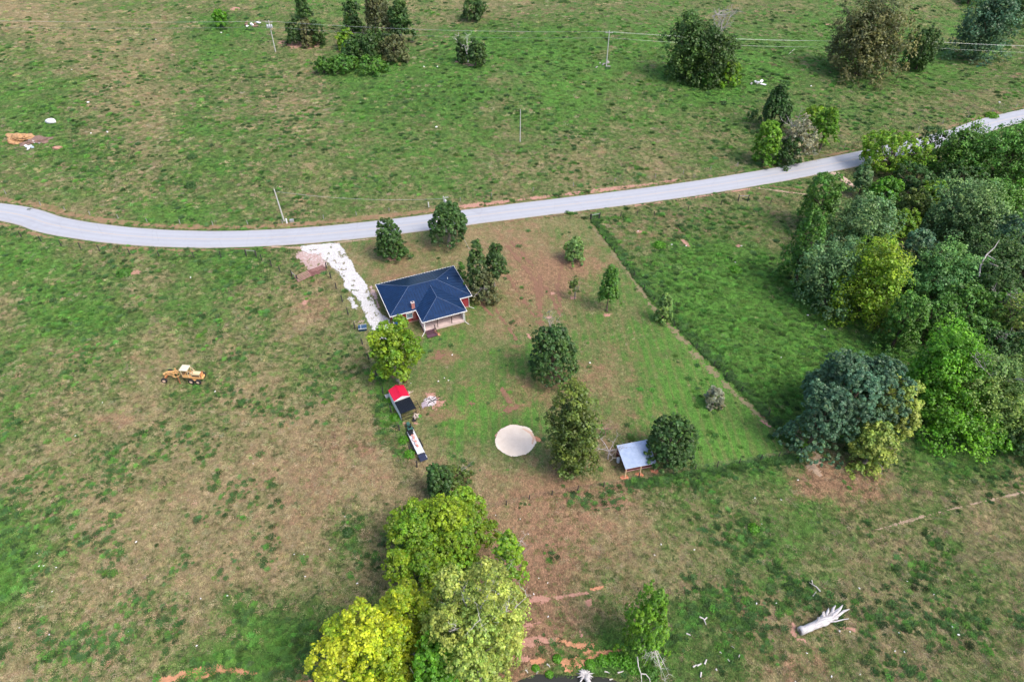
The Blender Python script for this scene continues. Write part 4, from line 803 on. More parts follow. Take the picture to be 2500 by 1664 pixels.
# chimney, vent, downspouts
ch = MB().box((WX0-.35, Y0+.62, 2.55), (.62, .5, 3.9)).build('chimney', mat('chimney_brick', (.42, .14, .12), .9, ns=6, amt=.2), house, bevel=.02)
for zz in np.arange(3.2, 4.45, .15): MB().box((WX0-.35, Y0+.62, zz), (.634, .514, .012)).build('mortar_joint', mat('mortar', (.55, .45, .42), .9), ch)
MB().box((WX0-.35, Y0+.62, 4.53), (.72, .6, .07)).build('chimney_cap', mat('cap_concrete', (.62, .52, .50), .9), ch); MB().box((WX0-.35, Y0+.62, 4.58), (.3, .24, .05)).build('flue', BLK, ch)
MB().tube([(5.2, .4, 3.6), (5.2, .4, 4.35)], .05, 8).build('vent_pipe', WT, house)
for x_, y_, dx in ((WX0+.35, WY+.3, -.5), (X1-wi, Y0+.3, .5), (WX1-.3, WY+.2, .3)):
    MB().tube([(x_, y_, EZ-.1), (x_, y_+.1, 2.7), (x_, y_+.1, .25), (x_+dx, y_-.4, .08), (x_+dx*1.6, y_-.7, .06)], .05, 6).build('downspout', WT, house)
def place(x, y, z=0):  # house-local to world
    return HC+Matrix.Rotation(HR, 3, 'Z') @ Vector((x, y, z))
# things round the house
BLU = mat('blue_plastic', (.012, .09, .26), .45, amt=.15)
for i, (x_, y_, mt_, lb) in enumerate([(X0+1.0, Y0+.25, BLU, 'blue wheeled bin nearest the white corner post of the house'), (X0+1.75, Y0+.75, mat('dark_blue_plastic', (.012, .03, .09), .45), 'darker blue wheeled bin beside the brick wall')]):
    o = empty('wheeled_bin', place(x_, y_), HR, lb, 'bin', 'wheeled bins under the eave')
    b_ = MB(); b_.add([(-.25, -.28, .05), (.25, -.28, .05), (.25, .28, .05), (-.25, .28, .05), (-.31, -.36, 1.0), (.31, -.36, 1.0), (.31, .36, 1.0), (-.31, .36, 1.0)], [(3, 2, 1, 0), (4, 5, 6, 7), (0, 1, 5, 4), (1, 2, 6, 5), (2, 3, 7, 6), (3, 0, 4, 7)]); b_.build('body', mt_, o)
    MB().box((0, -.02, 1.04), (.68, .78, .07)).build('lid', mt_, o, bevel=.02); MB().tube([(-.28, .4, 1.0), (.28, .4, 1.0)], .025, 6).build('handle', mt_, o)
    for s_ in (-1, 1): MB().tube([(s_*.3, .3, .12), (s_*.36, .3, .12)], .12, 10).build('wheel', BLK, o)
ac = empty('air_conditioner', place(X1+.25, 1.2), HR, 'square outdoor air conditioner against the right end wall of the house', 'air conditioner')
MB().box((0, 0, .06), (1.0, 1.0, .12)).build('pad', mat('pale_slab', (.55, .54, .52), .9), ac); MB().box((0, 0, .55), (.82, .82, .84)).build('casing', mat('ac_casing', (.06, .065, .07), .5), ac, bevel=.03)
g_ = MB()
for k in range(5): g_.tube([(math.cos(a)*(.08+.07*k), math.sin(a)*(.08+.07*k), .995) for a in np.linspace(0, 6.283, 17)], .01, 4, False)
g_.build('fan_grille', ALU, ac); MB().tube([(0, 0, .975), (0, 0, .99)], .36, 16).build('fan_shroud', mat('ac_top', (.42, .44, .46), .5), ac)

# ------------------------------------------------------------------ red roofed shed with black lean-to
p0 = P(962.2, 979.7, 2.2); p1 = P(1000.5, 966, 2.2); q0 = P(947.9, 946, 2.2)
dx_ = (p1-p0); SR = math.atan2(dx_.y, dx_.x); SWd = 2.75; SLn = 2.9
sc_ = (p0+p1)/2; sc_.z = 0
shed = empty('garden_shed', V3(sc_.x, sc_.y), SR, 'small white garden shed with bright red metal gable roof', 'shed')
SWd = dx_.length; yb = SLn
RED = mat('red_metal_roof', (.62, .012, .055), .35, .1, amt=.06)
hw = SWd/2; rz_ = 2.2+hw*.42
facet('roof_slope', [(-hw, 0, 2.2), (0, 0, rz_), (0, yb, rz_), (-hw, yb, 2.2)], (-1, 0, 0), shed, RED, .3, .04, .03, .03); facet('roof_slope', [(hw, 0, 2.2), (hw, yb, 2.2), (0, yb, rz_), (0, 0, rz_)], (1, 0, 0), shed, RED, .3, .04, .03, .03)
MB().bar((0, -.03, rz_+.03), (0, yb+.03, rz_+.03), .16, .04).build('ridge_cap', RED, shed)
WS = mat('white_siding', (.78, .78, .80), .6, amt=.06); i_ = .08
MB().poly([(-hw+i_, .02, .1), (hw-i_, .02, .1), (hw-i_, .02, 2.15), (0, .02, rz_-.06), (-hw+i_, .02, 2.15)]).build('gable_wall', WS, shed); MB().poly([(-hw+i_, yb-.05, .1), (hw-i_, yb-.05, .1), (hw-i_, yb-.05, 2.15), (0, yb-.05, rz_-.06), (-hw+i_, yb-.05, 2.15)][::-1]).build('gable_wall', WS, shed)
MB().box((-hw+i_, yb/2, 1.12), (.06, yb-.14, 2.05)).build('side_wall', WS, shed); MB().box((hw-i_, yb/2, 1.12), (.06, yb-.14, 2.05)).build('side_wall', WS, shed); MB().box((0, yb/2, .06), (SWd-.2, yb, .1)).build('floor', DKW, shed)
for s_ in (-1, 1): MB().bar((s_*hw, -.05, 2.17), (0, -.05, rz_-.02), .1, .05).build('barge_board', WS, shed)
lt = empty('lean_to', V3(sc_.x, sc_.y), SR, 'open lean-to with black ribbed metal roof joined to the white shed', 'lean-to')
BM = mat('black_metal_roof', (.012, .016, .026), .35, .3, amt=.1); ll_ = 2.75
facet('roof_slope', [(-hw+.02, -.08, 2.12), (hw-.02, -.08, 2.12), (hw-.02, -ll_, 1.85), (-hw+.02, -ll_, 1.85)], (0, -1, 0), lt, BM, .26, .045, .03, .03)
for x_ in (-hw+.1, hw-.1):
    for y_ in (-.2, -ll_-.05): MB().box((x_, y_, .92), (.09, .09, 1.8)).build('post', BLK, lt)
MB().box((0, -ll_-.05, 1.05), (SWd-.3, .06, .08)).build('rail', BLK, lt); MB().box((-hw+.06, -ll_/2, 1.0), (.04, ll_-.3, 1.5)).build('side_panel', WS, lt); MB().box((0, -ll_-.05, .25), (SWd-.3, .06, .08)).build('rail', BLK, lt)
def L2W(rz, c): return lambda x, y, z=0: V3(*(Vector((c.x, c.y, 0))+Matrix.Rotation(rz, 3, 'Z') @ Vector((x, y, 0)))[:2], z)
sl_ = L2W(SR, sc_)
o = empty('metal_rack', sl_(hw+.55, -1.2), SR, 'black tubular metal rack beside the lean-to', 'rack'); mb = MB(); mb2 = MB()
for y_ in (-.75, 0, .75): mb.tube([(-.5, y_, .9), (.3, y_, 1.0), (.45, y_, .5), (.45, y_, 0)], .035, 5)
mb.build('hoop', BLK, o); mb2.tube([(-.4, -.8, .9), (-.4, .8, .9)], .035, 5); mb2.tube([(.35, -.8, .97), (.35, .8, .97)], .035, 5); mb2.build('crossbar', BLK, o)
o = empty('goat', sl_(.75, -ll_-.55), 0, '', '') if False else None
o = empty('junk_pile', sl_(.95, -ll_-.35), SR, 'pile of pale scrap wood leaning at the front corner of the lean-to', 'scrap'); rn = random.Random(3)
for k in range(7): MB().box((rn.uniform(-.5, .6), rn.uniform(-.35, .4), .25+k*.1), (rn.uniform(.4, .9), .16, .06), Matrix.Rotation(rn.uniform(0, 3), 3, 'Z')).build('board', mat('pale_board', (.62, .5, .42), .8), o)
def torus(mb, c, R_, r_, ax='z', n=20, k=8):
    vs = []; fs = []
    for i in range(n):
        a = 2*math.pi*i/n
        for j in range(k):
            b = 2*math.pi*j/k; q = (R_+r_*math.cos(b)); p = (q*math.cos(a), q*math.sin(a), r_*math.sin(b))
            if ax == 'y': p = (p[0], p[2], p[1])
            if ax == 'x': p = (p[2], p[0], p[1])
            vs.append(Vector(p)+Vector(c)); fs.append((i*k+j, ((i+1) % n)*k+j, ((i+1) % n)*k+(j+1) % k, i*k+(j+1) % k))
    mb.add(vs, fs); return mb
RUB = mat('tyre_rubber', (.02, .02, .022), .85)
o = empty('old_tyre', sl_(.55, -ll_-.75), 0, 'black tyre lying in front of the lean-to', 'tyre'); torus(MB(), (0, 0, .14), .26, .13).build('tyre', RUB, o, True); MB().tube([(0, 0, .08), (0, 0, .14)], .15, 12).build('rim', BLK, o)
# barrel behind shed, yellow can, boards
RUST = mat('rusty_steel', (.13, .045, .035), .8, .2, ns=6, amt=.3)
o = empty('burn_barrel', P(989, 932), 0, 'rusty red brown barrel with a pale ash filling behind the shed', 'barrel'); mb = MB(); mb.tube([(0, 0, 0), (0, 0, .9)], .32, 18, False); mb.build('barrel_body', RUST, o, True); torus(MB(), (0, 0, .9), .32, .025).build('rim', mat('pale_rim', (.5, .42, .42), .7), o, True); MB().tube([(0, 0, .7), (0, 0, .78)], .3, 18).build('ash', mat('ash_fill', (.5, .45, .46), .9), o); torus(MB(), (0, 0, .45), .325, .015).build('rolling_hoop', RUST, o)
YEL = mat('yellow_plastic', (.70, .62, .06), .5)
o = empty('fuel_drum', sl_(-.4, yb+.55), SR, 'bright yellow plastic drum behind the red roofed shed', 'drum'); MB().tube([(0, 0, 0), (0, 0, .1), (0, 0, 1.1), (0, 0, 1.2)], [.24, .28, .28, .22], 14).build('body', YEL, o); MB().tube([(.08, .08, 1.2), (.08, .08, 1.25)], .05, 8).build('cap', BLK, o)
o = empty('plank_stack', sl_(hw+.5, yb-.4), SR, 'loose pale boards lying at the right wall of the red roofed shed', 'boards'); rn = random.Random(5)
for k in range(5): MB().box((rn.uniform(-.3, .4), rn.uniform(-.3, .3), .05+.05*k), (rn.uniform(.7, 1.3), .12, .04), Matrix.Rotation(rn.uniform(0, 1.4), 3, 'Z')).build('board', mat('pale_board', (.6, .5, .42), .8), o)
o = empty('storage_box', sl_(-hw-.1, yb+.35), SR, 'low grey storage box behind the left corner of the shed', 'box'); MB().box((0, 0, .35), (.9, .7, .6)).build('body', mat('grey_plastic', (.36, .37, .38), .6), o, bevel=.03); MB().box((0, 0, .68), (.96, .76, .06)).build('lid', mat('grey_plastic_lid', (.45, .46, .47), .6), o)

# ------------------------------------------------------------------ trailer and what stands on it
ta, tb_ = P(999, 1052), P(1037, 1130); td = tb_-ta; TR = math.atan2(td.y, td.x); TL = td.length; tc_ = (ta+tb_)/2
tr = empty('utility_trailer', V3(tc_.x, tc_.y), TR, 'long narrow flat trailer with white deck and dark ramp, parked along the fence', 'trailer'); hl = TL/2
WD = mat('white_deck_metal', (.75, .77, .80), .4, .2, amt=.06); NV = mat('navy_ramp', (.028, .035, .075), .5, .1)
for k in range(6): MB().box((-hl+.9+k*(TL-2.5)/6+(TL-2.5)/12, 0, .62), ((TL-2.5)/6-.015, 1.05, .05)).build('deck_board', WD, tr)
for s_ in (-1, 1):
    MB().box((0, s_*.58, .58), (TL-.8, .07, .14)).build('side_rail', WD if s_ > 0 else BLK, tr)
    for x_ in (-.5, .45): w_ = torus(MB(), (x_, s_*.72, .32), .21, .1, 'y').build('wheel', RUB, tr, True); MB().tube([(x_, s_*.68, .32), (x_, s_*.80, .32)], .13, 10).build('rim', ALU, w_)
    MB().box((0, s_*.74, .66), (1.9, .22, .04)).build('fender', BLK, tr)
MB().box((hl-.75, 0, .60), (1.35, 1.25, .07), Matrix.Rotation(.06, 3, 'Y')).build('ramp', NV, tr, bevel=.02); MB().bar((-hl+.9, .5, .5), (-hl-.1, 0, .5), .08).build('tongue', BLK, tr); MB().bar((-hl+.9, -.5, .5), (-hl-.1, 0, .5), .08).build('tongue', BLK, tr)
tl = L2W(TR, tc_); PNK = mat('salmon_timber', (.62, .26, .20), .75, amt=.15); rn = random.Random(9)
for k in range(7):
    x_ = -hl+1.5+k*.42; o = MB().box((0, 0, 0), (.5, .3, .18+.1*(k % 3)), Matrix.Rotation(rn.uniform(-.5, .5), 3, 'Z')).build('timber_block', PNK if k % 2 == 0 else mat('pale_pink_block', (.7, .5, .47), .8), None, bevel=.015)
    o.location = tl(x_, rn.uniform(-.2, .25), .78); o.rotation_euler[2] = TR; tag(o, '%s timber offcut on the trailer deck, %s from the tractor end' % ('salmon red' if k % 2 == 0 else 'pale pink', ['first', 'second', 'third', 'fourth', 'fifth', 'sixth', 'seventh'][k]), 'timber', 'timber offcuts on the trailer')
o = MB().box((0, 0, 0), (.9, .7, .35)).build('tool_box', BLK, None, bevel=.03); o.location = tl(-hl+1.15, -.05, .83); o.rotation_euler[2] = TR; tag(o, 'black tool box at the front of the trailer deck', 'tool box')
# green garden machine beyond the trailer tongue
MG_ = mat('dull_green_paint', (.045, .15, .12), .5, amt=.2)
o = empty('garden_tractor', P(1000, 1046), TR+math.pi, 'small dull green garden tractor at the head of the trailer', 'garden tractor')
MB().box((.45, 0, .62), (.75, .5, .4)).build('hood', MG_, o, bevel=.05); MB().box((-.35, 0, .5), (.7, .8, .25)).build('body', MG_, o, bevel=.04); MB().box((-.3, 0, .78), (.4, .4, .12)).build('seat', BLK, o, bevel=.03); MB().box((-.5, 0, .98), (.1, .4, .36)).build('seat_back', BLK, o, bevel=.03)
torus(MB(), (.0, 0, .98), .16, .018).build('steering_wheel', BLK, o)
for x_, r_, w_ in ((-.45, .19, .11), (.65, .13, .07)):
    for s_ in (-1, 1): q = torus(MB(), (x_, s_*.45, r_+w_), r_, w_, 'y', 16, 8).build('wheel', RUB, o, True); MB().tube([(x_, s_*.42, r_+w_), (x_, s_*.5, r_+w_)], r_*.6, 10).build('rim', WS, q)
o = empty('crate', P(1000, 1060), TR, 'dark crate with a light strap between tractor and trailer', 'crate'); MB().box((0, 0, .35), (.8, .7, .6)).build('crate_body', BLK, o, bevel=.03); MB().box((.0, 0, .665), (.1, .72, .02)).build('strap', WS, o)

# ------------------------------------------------------------------ pole shed
f0, f1 = P(1527.3, 1146.6, 2.0), P(1603.5, 1127.9, 2.0); b0, b1 = P(1504.9, 1087.3, 2.7), P(1580.7, 1071.6, 2.7)
dv_ = ((f1-f0)+(b1-b0))/2; PR = math.atan2(dv_.y, dv_.x); ctr = (f0+f1+b0+b1)/4; pw_ = dv_.length; R_ = Matrix.Rotation(-PR, 3, 'Z')
fy = sum((R_ @ (p-ctr)).y for p in (f0, f1))/2; by = sum((R_ @ (p-ctr)).y for p in (b0, b1))/2
ps = empty('pole_shed', V3(ctr.x, ctr.y), PR, 'open pole shed with pale blue corrugated single pitch roof', 'shed'); h2 = pw_/2
m_, nt, bs = newmat('corrugated_galvanised'); tc = nn(nt, 'ShaderNodeTexCoord').outputs['Object']; nt.links.new(mixc(nt, ramp(nt, noise(nt, 1.6, 6, .7, tc), .35, .7), (.40, .49, .66), (.30, .38, .54)), bs.inputs['Base Color']); bs.inputs['Metallic'].default_value = .25; bs.inputs['Roughness'].default_value = .5
nsh = 5
for k in range(nsh):
    xa, xb = -h2+pw_*k/nsh, -h2+pw_*(k+1)/nsh; dz = .012*(k % 2)
    facet('roof_sheet', [(xa+.004, fy, 2.0+dz), (xb-.004, fy, 2.0+dz), (xb-.004, by, 2.7+dz), (xa+.004, by, 2.7+dz)], (0, -1, 0), ps, m_, .19, .07, .03, .02)
PST = mat('new_pine_post', (.66, .47, .28), .75, amt=.12); RW_ = mat('dark_red_siding', (.16, .035, .045), .8, ns=4)
for k, x_ in enumerate((-h2+.12, 0, h2-.12)):
    MB().box((x_, fy-.02, .88), (.14, .14, 2.1)).build('post', PST, ps); MB().box((x_, by+.12, 1.25), (.14, .14, 2.7)).build('post', PST, ps)
MB().box((0, fy+.12, 1.88), (pw_-.1, .06, .14)).build('beam', PST, ps); MB().box((0, by-.04, 2.5), (pw_-.1, .06, .14)).build('beam', PST, ps)
MB().box((0, fy+.55, .62), (pw_-.5, .07, .16)).build('rail', mat('pinkish_rail', (.5, .28, .26), .8), ps)
for k in range(8): MB().box((-h2+.35+(pw_-.7)*(k+.5)/8, fy+.75, .95), ((pw_-.7)/8-.02, .05, 1.3)).build('siding_board', RW_, ps)
for k in range(12): MB().box((-h2+.1+(pw_-.2)*(k+.5)/12, by-.2, 1.25), ((pw_-.2)/12-.02, .05, 2.2)).build('siding_board', RW_, ps)
pl = L2W(PR, ctr)
o = empty('white_barrel', P(1509, 1127), 0, 'white plastic barrel at the left side of the pole shed', 'barrel'); MB().tube([(0, 0, 0), (0, 0, .1), (0, 0, .85), (0, 0, .92)], [.26, .3, .3, .24], 14).build('body', mat('bluish_white_plastic', (.62, .68, .82), .4), o, True); MB().tube([(0, 0, .92), (0, 0, .95)], .2, 12).build('lid', WS, o)
# blue box by the drive
bp0, bp1 = P(878, 812), P(894, 807); o = empty('cargo_box', P(886, 804), .2, 'low dark blue box with white edging standing alone left of the driveway', 'box')
MB().box((0, 0, .36), (1.5, 1.1, .62)).build('body', mat('deep_blue_paint', (.012, .045, .10), .4), o, bevel=.03); MB().box((0, .02, .7), (1.56, 1.14, .05)).build('lid', mat('slate_blue_lid', (.03, .08, .16), .4), o)
MB().box((0, -.6, .69), (1.6, .05, .07)).build('edging', WT, o); MB().box((0, .6, .69), (1.6, .05, .07)).build('edging', WT, o); MB().box((-.28, 0, .735), (.06, 1.2, .02)).build('strap', WT, o)
for s_ in (-1, 1):
    for t_ in (-1, 1): MB().box((s_*.6, t_*.4, .03), (.1, .1, .1)).build('foot', BLK, o)

# ------------------------------------------------------------------ motor grader
fr_, re_ = P(411, 917, .55), P(480, 922, .55); dd = fr_-re_; GRZ = math.atan2(dd.y, dd.x); gc = (fr_+re_)/2
gr = empty('motor_grader', V3(gc.x, gc.y), GRZ, 'weathered yellow motor grader parked in the left pasture', 'motor grader'); GL = dd.length*1.04
GO = mat('faded_yellow_paint', (.72, .43, .17), .6, ns=3, c2=(.45, .17, .07), thr=(.5, .8)); GPale = mat('pale_cream_paint', (.68, .54, .32), .55, amt=.06); GRu = mat('rusty_orange_paint', (.46, .16, .06), .75, ns=4, amt=.25)
fx = GL/2+.1; rx = -GL/2
mb = MB()
for s_ in (-1, 1): mb.tube([(fx+.35, s_*.14, 1.05), (fx-.3, s_*.16, 1.5), (fx-1.6, s_*.2, 1.65), (.35, s_*.38, 1.7)], .085, 6); 
for k in range(6): mb.bar((fx-.2-k*.42, -.17, 1.5), (fx-.2-k*.42, .17, 1.5), .07)
mb.build('front_frame', GO, gr); MB().box((fx+.35, 0, .95), (.3, .5, .35)).build('front_bumper', GO, gr, bevel=.03)
MB().box((fx, 0, .62), (.2, 2.1, .18)).build('front_axle', GRu, gr); MB().bar((fx, -.7, .85), (fx, .7, .85), .07).build('tie_rod', GO, gr)
def gwheel(x_, y_, R_, w_, tilt=0):
    mb = MB(); prof = [(R_*.56, -w_/2), (R_*.9, -w_/2), (R_, -w_*.32), (R_, w_*.32), (R_*.9, w_/2), (R_*.56, w_/2)]; n = 22; vs = []; fs = []
    for i in range(n):
        a = 2*math.pi*i/n
        for j, (rr, yy) in enumerate(prof): q = rr*(1.03 if (i % 2 and j in (2, 3)) else 1); vs.append((q*math.cos(a), yy, q*math.sin(a)))
    k = len(prof)
    for i in range(n):
        for j in range(k): fs.append((i*k+j, i*k+(j+1) % k, ((i+1) % n)*k+(j+1) % k, ((i+1) % n)*k+j))
    mb.add(vs, fs); t = mb.build('wheel', RUB, gr); t.location = (x_, y_, R_); t.rotation_euler = (0, 0, tilt)
    MB().tube([(0, -w_*.42, 0), (0, w_*.42, 0)], R_*.6, 18).build('rim', mat('pale_rim_paint', (.80, .55, .42), .6), t); MB().tube([(0, -w_*.5, 0), (0, w_*.5, 0)], R_*.18, 10).build('hub', GPale, t)
for s_ in (-1, 1):
    gwheel(fx, s_*1.15, .5, .34, .15); gwheel(rx+.62, s_*.95, .52, .36); gwheel(rx-.62, s_*.95, .52, .36)
    MB().box((rx, s_*.66, .62), (1.5, .2, .3)).build('tandem_case', GO, gr, bevel=.03)
MB().box((rx-.1, 0, .95), (2.5, .95, .35)).build('rear_frame', GO, gr, bevel=.04); MB().box((rx-.15, 0, 1.5), (1.75, .78, .72)).build('engine_hood', GPale, gr, bevel=.06)
MB().box((rx-1.08, 0, 1.42), (.14, .9, .95)).build('radiator_shell', GRu, gr, bevel=.03)
for k in range(6): MB().box((rx-1.165, 0, 1.1+k*.12), (.02, .74, .04)).build('grille_slat', GO, gr)
for s_ in (-1, 1): MB().box((rx-.15, s_*.41, 1.35), (1.3, .04, .28)).build('engine_opening', mat('engine_dark', (.05, .03, .02), .7), gr)
MB().tube([(rx+.3, .2, 1.85), (rx+.3, .2, 2.4)], .05, 8).build('exhaust_pipe', GRu, gr)
MB().box((rx+1.5, 0, 1.12), (1.15, 1.3, .12)).build('cab_floor', GO, gr); cx0 = rx+1.0; cx1 = rx+2.1
for x_ in (cx0, cx1):
    for s_ in (-1, 1): MB().bar((x_, s_*.58, 1.15), (x_+(-.05 if x_ == cx0 else .05), s_*.55, 2.75), .09).build('cab_post', GPale, gr)
for s_ in (-1, 1): MB().bar((cx0-.05, s_*.55, 2.7), (cx0-.75, s_*.42, 1.9), .08).build('cab_brace', GPale, gr); MB().box(((cx0+cx1)/2, s_*.59, 1.45), (1.0, .04, .5)).build('cab_side_panel', GO, gr)
MB().box(((cx0+cx1)/2, 0, 2.8), (1.45, 1.45, .09)).build('cab_roof', mat('cream_roof_paint', (.70, .62, .46), .5, amt=.05), gr, bevel=.03)
MB().box((cx0+.35, 0, 1.5), (.45, .45, .14)).build('seat', BLK, gr, bevel=.03); MB().box((cx0+.12, 0, 1.8), (.1, .45, .5)).build('seat_back', BLK, gr, bevel=.03); torus(MB(), (cx1-.25, 0, 1.95), .2, .02).build('steering_wheel', BLK, gr)
lv = MB()
for k in range(5): lv.bar((cx1-.1, -.3+k*.15, 1.2), (cx1+.1, -.3+k*.15, 2.0), .025)
lv.build('control_lever', GRu, gr)
bx = .95; Mb = Matrix.Rotation(math.radians(38), 3, 'Z'); mb = MB(); n = 10; vs = []; fs = []
for i in range(n+1):
    a = -.9+1.8*i/n
    for y_ in (-1.75, 1.75): vs.append(Mb @ Vector((.32*math.cos(a)-.3, y_, .48+.34*math.sin(a)))+Vector((bx, 0, 0)))
for i in range(n): fs.append((2*i, 2*i+1, 2*i+3, 2*i+2))
mb.add(vs, fs); bl = mb.build('blade', GRu, gr); sd_ = bl.modifiers.new('thick', 'SOLIDIFY'); sd_.thickness = .04
torus(MB(), (bx, 0, .98), .62, .06).build('circle', GO, gr); db = MB(); db.bar((fx, 0, .9), (bx+.2, .35, 1.0), .1); db.bar((fx, 0, .9), (bx+.2, -.35, 1.0), .1); db.build('drawbar', GO, gr)
for s_ in (-1, 1): MB().tube([(bx+.15, s_*.5, 2.15), (bx, s_*.55, 1.05)], .055, 8).build('lift_cylinder', GO, gr); MB().bar((bx+.15, s_*.18, 1.7), (bx+.15, s_*.55, 2.1), .07).build('lift_arm', GO, gr)

# ------------------------------------------------------------------ fences
PW = mat('dark_fence_post', (.05, .045, .045), .85, amt=.3); PG = mat('grey_fence_post', (.35, .34, .33), .85); WR = mat('fence_wire', (.10, .10, .095), .6, .2)
def fence(pts, label, h=1.25, r=.085, wires=(.35, .65, .95, 1.15), sub=0, mt=None, grp=None):
    ws = [P(*p) for p in pts]; full = []
    for a, b in zip(ws, ws[1:]):
        n = max(1, round((b-a).length/sub)) if sub else 1
        for k in range(n): q = a+(b-a)*k/n; full.append(V3(q.x, q.y))
    full.append(ws[-1]); o = empty('wire_fence', full[0], 0, label, 'fence', grp); rn = random.Random(len(pts)); base = full[0]
    pm = None
    for k, q in enumerate(full):
        if pm is None: pm = MB().tube([(0, 0, -.2), (0, 0, h)], [r, r*.85], 7).build('post', mt or PW, o); t = pm
        else: t = pm.copy(); COL.objects.link(t); t.parent = o
        t.location = q-base; t.rotation_euler = (rn.uniform(-.06, .06), rn.uniform(-.06, .06), 0); t.scale = (1, 1, rn.uniform(.88, 1.08))
    for w in wires:
        mb = MB(); 
        for a, b in zip(full, full[1:]): mb.tube([a-base+Vector((0, 0, w)), (a+b)/2-base+Vector((0, 0, w-.03)), b-base+Vector((0, 0, w))], .005, 3, False)
        mb.build('wire', WR, o)
    return o
fence([(-60,560),(53,579),(150,600),(244,613),(318,621),(390,628),(474,630),(540,628),(602,625),(626,627),(639,634),(663,649),(684,663),(713,676),(727,686)], 'wire fence along the lower road edge at the left, ending at the cattle guard', sub=6, r=.11, h=1.5)
fence([(797,655),(808,678),(821,704),(836,736),(850,768),(867,802),(885,840),(900,876),(919,916),(935,960),(955,1005),(975,1050),(1000,1100),(1018,1140)], 'wire fence running beside the driveway and behind the sheds', sub=5, r=.12, h=1.5)
fence([(1441,534),(1462,560),(1478,587),(1500,615),(1523,645),(1573,706),(1596,737),(1645,797),(1700,850),(1742,893),(1773,921),(1809,955),(1876,1014),(1912,1050),(1950,1106)], 'diagonal wire fence between the mown yard and the right meadow', sub=5)
fence([(1441,534),(1462,534),(1515,530),(1555,526),(1597,526),(1680,514),(1760,500),(1802,492),(1825,492),(1881,497),(1926,500),(1975,505)], 'wire fence along the road at the top of the right meadow', sub=6)
fence([(1950,1106),(1901,1114),(1857,1121),(1804,1131),(1751,1139),(1697,1145),(1643,1156),(1560,1166),(1474,1188),(1410,1197),(1348,1208),(1292,1218),(1236,1232),(1160,1245)], 'wire fence closing the yard at its lower side', sub=0)
fence([(15,474),(100,502),(220,525),(360,543),(520,550),(690,546),(790,535),(950,516),(1046,503),(1200,480),(1400,455),(1600,434),(1800,405),(2000,372),(2120,348),(2300,303),(2480,262)], 'faint wire fence along the upper side of the road', sub=9, mt=PG, h=1.1)
def brace(uv0, uv1, label, h=1.5):
    a, b = P(*uv0), P(*uv1); o = empty('fence_brace', a, 0, label, 'fence brace', 'braced fence corners')
    d = b-a; MB().tube([(0, 0, 0), (0, 0, h)], .11, 7).build('post', PW, o); MB().tube([d, d+Vector((0, 0, h))], .11, 7).build('post', PW, o); MB().tube([Vector((0, 0, h*.8)), d+Vector((0, 0, h*.8))], .07, 6).build('crossrail', PG, o)
brace((602,622), (626,624), 'braced fence corner by the road left of the driveway'); brace((1443,536), (1464,532), 'braced corner at the top of the diagonal fence'); brace((1802,489), (1826,489), 'braced fence section near the dirt track'); brace((713,674), (726,686), 'heavy braced posts at the left of the cattle guard')
# cattle guard and board panel
ca, cb, cc_ = P(728, 690), P(760, 674), P(797, 660)
o = empty('board_gate', ca, math.atan2((cb-ca).y, (cb-ca).x), 'weathered reddish plank gate lying left of the cattle guard', 'gate'); L_ = (cb-ca).length; WG = mat('weathered_red_plank', (.36, .21, .18), .85, ns=5, amt=.2)
for k in range(5): MB().box((L_/2, k*.31-.1, .32+k*.13), (L_, .16, .05), Matrix.Rotation(.4, 3, 'X')).build('plank', WG, o)
for x_ in (.15, L_/2, L_-.15): MB().bar((x_, -.2, .22), (x_, 1.2, .78), .08).build('batten', WG, o)
o = empty('cattle_guard', cb, math.atan2((cc_-cb).y, (cc_-cb).x), 'rusty cattle guard of parallel bars at the side entrance', 'cattle guard'); L_ = (cc_-cb).length; RG = mat('rusty_bars', (.30, .14, .13), .8, .2, ns=5)
MB().box((L_/2, .9, .02), (L_, 2.4, .05)).build('pit', mat('dark_pit_soil', (.05, .025, .025), .9), o)
for k in range(8): MB().tube([(.1, -.2+k*.31, .16), (L_-.1, -.2+k*.31, .16)], .065, 6).build('bar', RG, o)
for x_ in (0, L_): MB().bar((x_, -.3, .3), (x_, 2.1, .3), .1).build('side_beam', RG, o)
# tubular gate at the meadow corner
ga, gb_ = P(1952, 1108), P(1977, 1100); o = empty('tube_gate', ga, math.atan2((gb_-ga).y, (gb_-ga).x), 'short grey tubular gate at the lower corner of the meadow', 'gate'); L_ = (gb_-ga).length; TG = mat('pale_green_tube', (.35, .45, .42), .4, .5)
for k in range(5): MB().tube([(0, 0, .3+k*.25), (L_, 0, .3+k*.25)], .025, 6).build('rail', TG, o)
for x_ in (0, L_): MB().tube([(x_, 0, 0), (x_, 0, 1.45)], .07, 8).build('post', PW, o)
o = empty('sapling', P(1957, 1100), 0, 'bright green climbing weed on the gate post at the meadow corner', 'shrub'); r = np.random.RandomState(5); n_ = 160
vs, q, T = leaves(r.randn(n_, 3)*np.array([.35, .35, .6])+np.array([0, 0, 1.2]), unit(r.randn(n_, 3)+np.array([0, 0, .7])), np.full(n_, .22), np.stack([.9+.3*r.rand(n_)]*1+[r.rand(n_)*.3]*2+[np.ones(n_)], -1), r)
me = bpy.data.meshes.new('foliage'); fastmesh(me, vs, q); a_ = me.attributes.new('tint', 'FLOAT_COLOR', 'FACE'); a_.data.foreach_set('color', T.astype(np.float32).ravel()); link('foliage', me, o, leafmat('CB')); MB().tube([(0, 0, 0), (.05, 0, 1.4)], .03, 5).build('stem', BARK, o)

